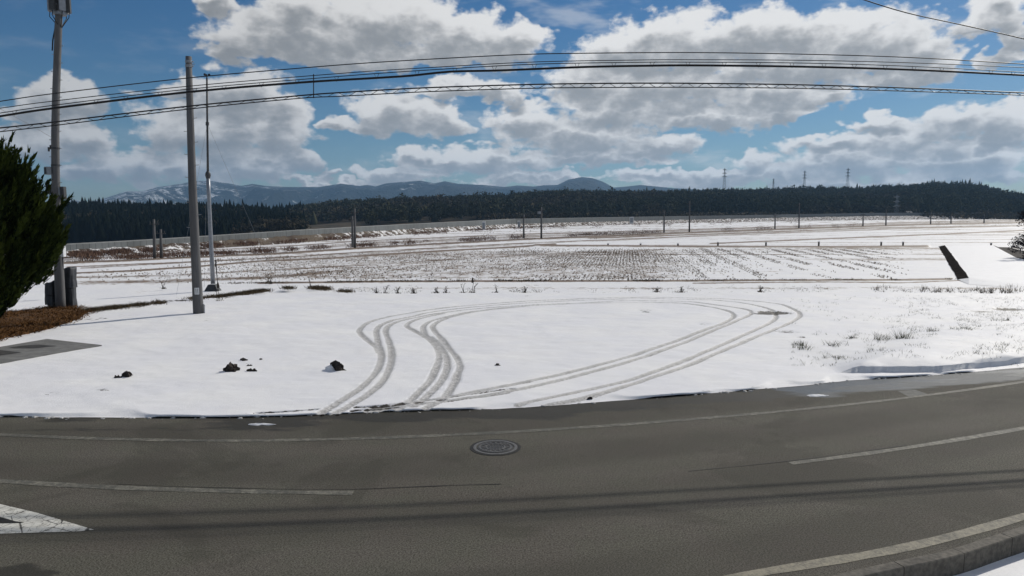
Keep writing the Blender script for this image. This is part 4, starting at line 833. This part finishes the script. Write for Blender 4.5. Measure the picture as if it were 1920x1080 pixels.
# ---------------------------------------------------------------- vegetation
def blades(centers, n, h, spread, w, mat, name, label, cat=None, kind=None, group=None, parent=None, lean=.5, seed=1, shade=(0, 1), bend=False):
    r = np.random.default_rng(seed); c = np.asarray(centers, float); m = len(c); hh = (np.asarray(h) * np.ones(m))[:, None] * (.5 + .7 * r.random((m, n)))
    b = c[:, None, :] + np.concatenate([r.normal(size=(m, n, 2)) * spread, np.zeros((m, n, 1))], 2); a = r.random((m, n)) * 6.28; ln = lean * r.normal(size=(m, n, 2))
    tip = b + np.concatenate([ln * hh[..., None], hh[..., None]], 2); ww = np.stack([np.cos(a), np.sin(a), 0 * a], -1) * w / 2
    V = np.stack([b - ww, b + ww, tip + ww * .15], 2).reshape(-1, 3); Fc = np.arange(len(V)).reshape(-1, 3)
    sh = np.repeat(r.uniform(shade[0], shade[1], (m, n, 1)), 3, 2)
    o = mk(name, V, Fc, mat, parent, attrs={'shade': sh.ravel()}); return tag(o, label, cat, group, kind)
# rice stubble rows
r = np.random.default_rng(21); rows = np.arange(-62, 40, .3); al = np.arange(40, 118, .30); A, B = np.meshgrid(rows, al, indexing='ij')
A = A + r.normal(size=A.shape) * .06 + .10 * (fbm(A * .2, B * .1, 2) - .5); B = B + r.normal(size=B.shape) * .10
sxp = A * math.cos(ang) + B * math.sin(ang); syp = -A * math.sin(ang) + B * math.cos(ang)
def topx(x, y, z=ZP): return CX + F * (x / y) / math.cos(PITCH), CY - F * np.tan(np.arctan((z - H) / y) + PITCH)
qx, qy = topx(sxp, syp)
dens = (.35 + .65 * sstep(330, 480, qx)) * sstep(130, 200, qx) * sstep(1500, 1150, qx) * sstep(464, 472, qy - 16 * sstep(1000, 350, qx) - 22 * sstep(420, 250, qx)) * sstep(528 + 6 * sstep(500, 300, qx), 524 + 6 * sstep(500, 300, qx), qy)
dens = dens * (.20 + .75 * sstep(.32, .60, fbm(sxp * .16 + 5, syp * .16, 3))) * (.55 + .45 * sstep(1400, 1250, qx) * sstep(900, 1050, qx))
stripe = (np.abs(((A / 2.1) % 1) - .5) < .2) * sstep(1200, 1330, qx) * sstep(1720, 1640, qx) * sstep(464, 468, qy) * sstep(524, 520, qy) * sstep(.36, .56, fbm(sxp * .5, syp * .12 + 7, 3))
dens = np.maximum(dens * .9, stripe * .9); pick = r.random(dens.shape) < dens
c = np.stack([sxp[pick], syp[pick], np.full(pick.sum(), ZP - .01)], 1); print('stubble', len(c))
blades(c, 4, .115, .04, .045, M_stub, 'rice_stubble', 'rows of cut rice stubble poking through thin snow', 'stubble', 'stuff', lean=.25, seed=4)
# dry reeds along dikes
def along(line, n, jit, seed, h, mat, name, lab, w=.05, z=ZP, cl=5, sp_=.15, cat='reeds', lean=.35, x0=None, x1=None):
    r = np.random.default_rng(seed); px = r.uniform(line[0][0], line[-1][0], 2 * n); px = px[fbm(px * .035, px * 0 + seed, 3) > (.5 if seed != 37 else .43)]; n = len(px); py = ip(line, px) + r.normal(size=n) * jit; c = np.array([gnd(a, b, z - .02) for a, b in zip(px, py)])
    return blades(c, cl, h, sp_, w, mat, name, lab, cat, 'stuff', lean=lean, seed=seed)
along([(120,487),(290,481),(530,470),(665,461),(980,445),(1290,434),(1500,427),(1700,420),(1915,416)], 2600, 2.6, 31, .30, M_reed, 'dry_reeds', 'reddish dry reeds along the dike under the far poles', .09, cl=6, sp_=.5)
along(D1[1:-1], 1500, .7, 32, .22, M_straw, 'dike_grass', 'dark dry grass on the dike line below the far poles', .07, cl=5, sp_=.3, cat='grass')
along([(130,478),(330,464),(560,449),(760,436),(960,425),(1180,419),(1500,413)], 2400, 3.0, 33, .38, M_reed, 'embankment_brush', 'brown brush on the railway embankment below the wall', .10, cl=6, sp_=.45, z=.2, cat='brush')
along([(430,532),(700,528),(960,526.5),(1300,526.5),(1690,524.5),(1795,523)], 700, .7, 34, .09, M_straw, 'field_edge_grass', 'dark dry grass line edging the stubble field', .05, cl=5, sp_=.18, cat='grass')
along([(640,544),(800,546),(1000,546),(1300,545),(1560,544),(1920,547)], 420, 4.0, 35, .09, M_straw, 'lot_edge_grass', 'sparse dry grass along the far edge of the lot', .03, cl=5, sp_=.12, cat='grass')
along([(1640,545),(1780,546),(1920,547)], 70, 3.5, 36, .26, M_straw, 'rank_grass', 'ranker dry grass along the lot edge by the ditched plot', .03, cl=6, sp_=.15, cat='grass')
along([(160,585),(240,576),(300,568.5),(360,562),(420,556.5),(480,548),(540,541),(600,541),(655,549)], 1100, 1.3, 37, .15, M_straw, 'bank_grass', 'matted dark dry grass on the low bank by the weather mast', .035, z=.05, cl=7, sp_=.16, cat='grass', lean=.9)
# thin grass through the snow on the right
r = np.random.default_rng(8); px = np.r_[r.uniform(1480, 1930, 1100), r.uniform(1700, 1930, 700)]; py = np.r_[r.uniform(556, 692, 1100), r.uniform(560, 686, 700)]
kp_ = fbm(px * .022, py * .07, 3) > .49; c = np.array([gnd(a, b) for a, b in zip(px[kp_], py[kp_])]); c[:, 2] = [lot_z(a[0], a[1]) - .02 for a in c]
blades(c, 4, .10, .06, .012, M_grass, 'thin_grass', 'thin grass blades pricking through snow beside the road', 'grass', 'stuff', lean=.6, seed=9)
def tuft(px, py, wpx, hpx, lab, seed, mat=M_grass, n=60, grp=None, name='grass_tuft'):
    b = gnd(px, py); b[2] = lot_z(b[0], b[1]) - .03; k = b[1] / F; e = empty(name, b); tag(e, lab, 'grass tuft', grp)
    r = np.random.default_rng(seed); c = np.c_[np.clip(r.normal(size=(n // 4, 2)), -1.4, 1.4) * wpx * k * .28, np.zeros(n // 4)]; blades(c, 4, hpx * k * .9, .03, .016, mat, 'blades', None, parent=e, seed=seed, lean=.55)
G = 'green grass tufts poking through the snow'
for i, (px, py, w, h, lab) in enumerate([(1503,658,30,16,'green grass tuft closest to the tyre loop, below a dirt streak'),(1497,650,22,12,'small dark grass tuft just behind the larger tuft by tyre loop'),(1567,653,46,13,'wide low grass tuft with sparse blades on the snow'),(1595,640,22,10,'small neat grass tuft behind the wide low one'),(1655,645,34,18,'bushy grass tuft left of its darker neighbour'),(1690,645,28,22,'tall dark grass tuft with bent blades'),(1745,632,30,10,'thin grass tuft on the snow above the bank, beside tall dark one'),(1800,630,36,10,'sparse grass tuft midway above the shaded bank'),(1880,612,40,10,'flat grass tuft near the dark earth streak'),(1570,678,50,9,'low mat of grass beside end of shaded snow bank'),(1640,672,40,10,'loose grass tuft just above end of the shaded bank')]): tuft(px, py, w, h, lab, 60 + i, grp=G)
# dead weed stalks
for i, (px, py, h, lab) in enumerate([(706,549,13,'leafy dead weed leftmost in the ditch row'),(722,549,17,'upright dead weed stalk in ditch row'),(745,549,14,'branching dead weed in ditch row'),(776,549,11,'short dead weed in ditch row'),(818,548,12,'low dead weed clump in ditch row'),(836,548,13,'spreading dead weed clump in ditch row'),(868,548,20,'tall dead weed stalk in ditch row beside the tallest'),(886,548,30,'tallest dead weed stalk with a dark seed head'),(930,548,18,'dead weed with single stalk over a dark clump'),(985,548,14,'dark bushy dead weed last of ditch row'),(503,528,18,'leaning bare weed stalk in stubble left of the bank'),(508,531,24,'long leaning bare weed stalk in stubble'),(582,537,20,'upright reddish weed stalk on the low bank'),(410,566,40,'tall bare weed stalk before the weather mast'),(306,540,20,'pale weed stalk left of the concrete pole'),(1425,546,13,'pale bushy weed clump by the field edge'),(1232,546,9,'small dead weed by the field edge'),(1278,547,11,'small dark dead weed clump by field edge'),(1858,550,14,'dark arching dead weed near the ditched plot'),(1840,551,11,'dark dead weed stem near the ditched plot')]):
    b = gnd(px, py); b[2] = -.05 if py < 552 else 0; k = b[1] / F; e = empty('dead_weed', b); tag(e, lab, 'weed'); r = np.random.default_rng(200 + i); m = MB(); hh = h * k * .85 + .05
    for s_ in range(3 if h > 15 else 6):
        lx, ly = r.normal() * .25 * hh, r.normal() * .2 * hh; q = 1 - .6 * r.random() * (s_ > 0); P = [(r.normal() * .06, r.normal() * .06, 0), (lx * .4, ly * .4, hh * q * .6), (lx, ly, hh * q)]; m.tube(P, [.016, .012, .006], 5)
        for z in (.55, .75, .9): a = np.array(P[1]) + (np.array(P[2]) - np.array(P[1])) * ((z - .5) * 2); m.tube([a, a + np.array([r.normal() * .09, r.normal() * .09, .06])], [.009, .003], 4)
    m.build('stalks', M_straw, e); c = r.normal(size=(14, 3)) * np.array([.09, .09, .0]); blades(c, 3, .11, .03, .03, M_straw, 'dry_leaves', None, parent=e, seed=i, lean=.8, shade=(0, .5))
    if h >= 28: lump('seed_head', (0, 0, hh * .8), (.12, .12, .22), M_earth, 5, 8, 5, .2, e)

# earth clods lying on the lot
for i, (px, py, w, h, lab) in enumerate([(236,711,28,14,'rounded dark earth clod on snow with small crumb beside it'),(219,713,14,6,'small crumb of earth touching the rounded clod'),(432,701,34,20,'jagged peaked earth clod flaring to one side'),(473,700,20,7,'flat earth clod right of the jagged one'),(457,680,18,6,'flat dark earth scrap behind the jagged clod'),(489,678,9,4,'tiny earth crumb behind flat clod'),(468,690,12,4,'thin earth scrap between the jagged and flat clods'),(631,699,36,21,'large dark earth clod with snow on its shaded side'),(933,689,12,6,'lone small dark clod inside the tyre loop'),(1106,751,11,7,'dark earth crumb lying in the roadside tyre rut'),(90,744,20,2,'thin streak of earth on snow near the road'),(200,737,14,2,'little earth scrap near the road and concrete slab'),(1211,588,20,2,'dark earth scrap inside far part of the tyre loop'),(632,779,9,4,'small earth crumb at the rut mouth by road'),(604,780,9,4,'another earth crumb where ruts meet the tarmac')]):
    b = gnd(px, py); k = b[1] / F; o = lump('earth_clod', (b[0], b[1] + h * k * .3, lot_z(b[0], b[1]) - .02), (w * k * .85, w * k * .5, h * k * .72), M_earth, 300 + i, 12, 6, .55); tag(o, lab, 'clod')
q = gnd(618, 699); o = lump('snow_wedge', (q[0], q[1] + .1, lot_z(q[0], q[1]) - .02), (.32, .2, .13), M_snow, 77, rough=.2); tag(o, 'little heap of snow leaning on the large earth clod', 'snow heap')

# juniper with its bed
tb = gnd(-58, 632); tb[2] = .05; jt = empty('juniper_tree', tb); tag(jt, 'dark green flame shaped juniper tree with upswept pointed shoots', 'tree')
MB().tube([(0, 0, -.1), (.05, 0, .8), (-.05, .1, 2.2), (0, 0, 4.2)], [.2, .17, .12, .05], 10).build('trunk', M_bark, jt, True)
m = MB(); r = np.random.default_rng(12)
OUT = [(.0,.55),(.06,.95),(.14,1.55),(.25,2.25),(.38,2.95),(.48,3.05),(.58,2.6),(.68,2.0),(.78,1.45),(.88,.95),(.95,.5),(1.0,.2)]      # crown radius against height
HT = at(20, 268, tb[1])[2] - tb[2] - .55
shoots = []
for i in range(950):
    t = r.random() ** .85 * .84; w = r.random() * 6.28; R_ = np.interp(t, *zip(*OUT)) * .83 * (.45 + .55 * math.sqrt(r.random())); L_ = .95 + .65 * r.random() + .35 * t + (.6 * r.random() if r.random() < .25 else 0)
    shoots.append((np.array([R_ * math.cos(w), R_ * math.sin(w), t * HT]), np.array([.50 * math.cos(w) + .16 * r.normal(), .50 * math.sin(w) + .16 * r.normal(), 1.0]) , L_, .12 + .06 * r.random()))
for px, py, L_ in ((14,270,1.9),(54,284,1.8),(38,302,1.3),(70,316,1.4),(79,333,1.3),(0,290,1.6),(58,300,1.5),(50,320,1.4),(24,298,1.6),(104,402,1.1),(116,408,1.0),(122,438,1.0),(30,320,1.5),(64,340,1.4),(84,372,1.2),(98,392,1.1),(46,350,1.5),(8,310,1.6),(20,340,1.6),(112,430,1.1),(108,470,1.1)):
    q = at(px, py, tb[1] - .2) - tb; ax = np.array([.25 + .004 * px, 0, 1.0]); ax /= np.linalg.norm(ax); shoots += [(q - ax * L_ * 1.25, ax, L_ * 1.25, .17), (q - ax * L_ * 1.2 + np.array([.04, .1, 0]), ax, L_ * .9, .24), (q - ax * L_ * 1.3 - np.array([.06, -.1, 0]), ax, L_ * .8, .28)]
for i in range(10): 
    s_ = shoots[i * 11]; m.tube([(0, 0, s_[0][2] * .4), s_[0] * np.array([.6, .6, .8]), s_[0]], [.05, .035, .015], 6)
m.build('limbs', M_bark, jt)
V = []; SH = []
for o_, ax, L_, rad in shoots:
    ax = ax / np.linalg.norm(ax); n = 110; t = r.random(n); rr = rad * np.sqrt(r.random(n)) * np.clip(np.minimum(t * 5, 1.0) * (1 - t) ** .6 + .04, 0, 1); w = r.random(n) * 6.28
    u = np.cross(ax, [0.3, .9, .1]); u /= np.linalg.norm(u); v = np.cross(ax, u); rad_d = u[None] * np.cos(w)[:, None] + v[None] * np.sin(w)[:, None]
    c = o_[None] + ax[None] * (t * L_)[:, None] + rad_d * rr[:, None]; tip = c + (ax[None] * 1.1 + rad_d * .30 + r.normal(size=(n, 3)) * .14) * (.12 + .08 * r.random(n))[:, None]
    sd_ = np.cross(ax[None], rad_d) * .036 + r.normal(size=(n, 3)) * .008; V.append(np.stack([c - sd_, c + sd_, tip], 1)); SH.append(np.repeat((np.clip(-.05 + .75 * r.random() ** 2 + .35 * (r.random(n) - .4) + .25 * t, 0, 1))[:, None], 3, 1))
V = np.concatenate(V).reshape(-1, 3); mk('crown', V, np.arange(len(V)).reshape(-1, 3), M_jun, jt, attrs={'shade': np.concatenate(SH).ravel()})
# needle bed: low mound with litter
BED = [(-220,690),(-60,662),(0,641),(55,629),(105,616),(145,602),(164,588),(150,579),(110,578),(40,586),(-60,600),(-220,625)]
bp = smooth_poly(gl(BED + BED[:1]), .3); cen = bp.mean(0); V = [(cen[0], cen[1], .2)]
for k in (.5, .8, .95, 1.0):
    for i, q in enumerate(bp[:-1]): w = cen + (q - cen) * (k + (.05 * (fbm(np.array([i * .5]), np.array([k]), 2)[0] - .5) if k > .9 else 0)); V.append((w[0], w[1], {.5: .18, .8: .14, .95: .09, 1.0: -.02}[k] + .04 * (fbm(np.array([w[0] * 2]), np.array([w[1] * 2]), 2)[0] - .5)))
nb = len(bp) - 1; Fc = [(0, 1 + i, 1 + (i + 1) % nb) for i in range(nb)] + [(1 + k * nb + i, 1 + (k + 1) * nb + i, 1 + (k + 1) * nb + (i + 1) % nb, 1 + k * nb + (i + 1) % nb) for k in range(3) for i in range(nb)]
bed = mk('planting_bed', V, Fc, simple('leaf_mould', (.10, .055, .026), .9, .45, 14, .1, bump=.02)); tag(bed, 'brown litter strewn planting bed under the juniper', 'planting bed')
c = []
while len(c) < 1800:
    i = r.integers(nb); q = cen + (bp[i] - cen) * math.sqrt(r.random()) * 1.02; c.append((q[0], q[1], .10 + .07 * r.random() - .06 * (np.linalg.norm(q - cen) / np.linalg.norm(bp[i] - cen)) ** 4))
o = blades(np.array(c), 7, .11, .12, .045, M_needle, 'needle_litter', 'fallen rust brown juniper needles on the planting bed', 'litter', 'stuff', lean=1.6, seed=5)
# slab
SL = gl([(-150,716),(0,681),(191,648.5),(88,637),(0,652),(-150,680)], .06); sl = empty('concrete_slab', SL[2]); tag(sl, 'flat grey concrete slab with painted shadow marks beside the planting bed', 'slab'); so_ = np.array(sl.location)
V = [q - so_ + np.array([0, 0, .03]) for q in SL] + [q - so_ - np.array([0, 0, .08]) for q in SL]; mk('slab_body', V, [tuple(range(6)), *[(i, i + 6, (i + 1) % 6 + 6, (i + 1) % 6) for i in range(6)]], M_slab, sl)
for i, P_ in enumerate(([(15,652),(40,648),(68,646),(106,648.5),(66,653),(30,653)],[(-120,668),(0,656),(40,661),(0,666.5),(-120,690)])):  # shadows lying on the slab, painted as thin dark sheets
    p = gl(P_, .094) - so_; mk('painted_shadow', p, [tuple(range(len(p)))], M_slab_shadow, sl)
# dark evergreen bush at the right edge of the plain
tb = gnd(1934, 488, ZP); bt = empty('dark_bush', tb); tag(bt, 'dark evergreen bush beside the ditch past the ditched plot', 'bush'); MB().tube([(0, 0, -.1), (.1, 0, 1.2), (0, .1, 2.6)], [.14, .1, .04], 8).build('trunk', M_bark, bt)
n = 5200; d = r.normal(size=(n, 3)); d /= np.linalg.norm(d, axis=1)[:, None]; lob = r.integers(0, 16, n); lc_ = r.normal(size=(16, 3)) * np.array([.5, .6, .85]) + np.array([0, 0, 1.9]); cc = lc_[lob] + d * (r.random((n, 1)) ** .4) * np.array([.75, .75, .85]); cc[:, 2] = np.maximum(cc[:, 2], .05)
V = (cc[:, None, :] + r.normal(size=(n, 3, 3)) * .07).reshape(-1, 3); mk('crown', V, np.arange(len(V)).reshape(-1, 3), M_bush, bt, attrs={'shade': np.repeat(np.clip(r.random(n) * .8, 0, 1), 3)})

# ---------------------------------------------------------------- the air between
hz = MB().box((0, 3550, 214), (22000, 9000, 572)).build('haze', None); tag(hz, 'thin bluish air over the plain', kind='stuff')
hm = bpy.data.materials.new('haze_air'); hm.use_nodes = True; t = hm.node_tree; t.nodes.clear(); ou = t.nodes.new('ShaderNodeOutputMaterial'); pv = t.nodes.new('ShaderNodeVolumePrincipled')
pv.inputs['Color'].default_value = (.36, .64, 1, 1); pv.inputs['Density'].default_value = .00009; pv.inputs['Anisotropy'].default_value = .2; t.links.new(pv.outputs[0], ou.inputs['Volume']); hz.data.materials.append(hm)
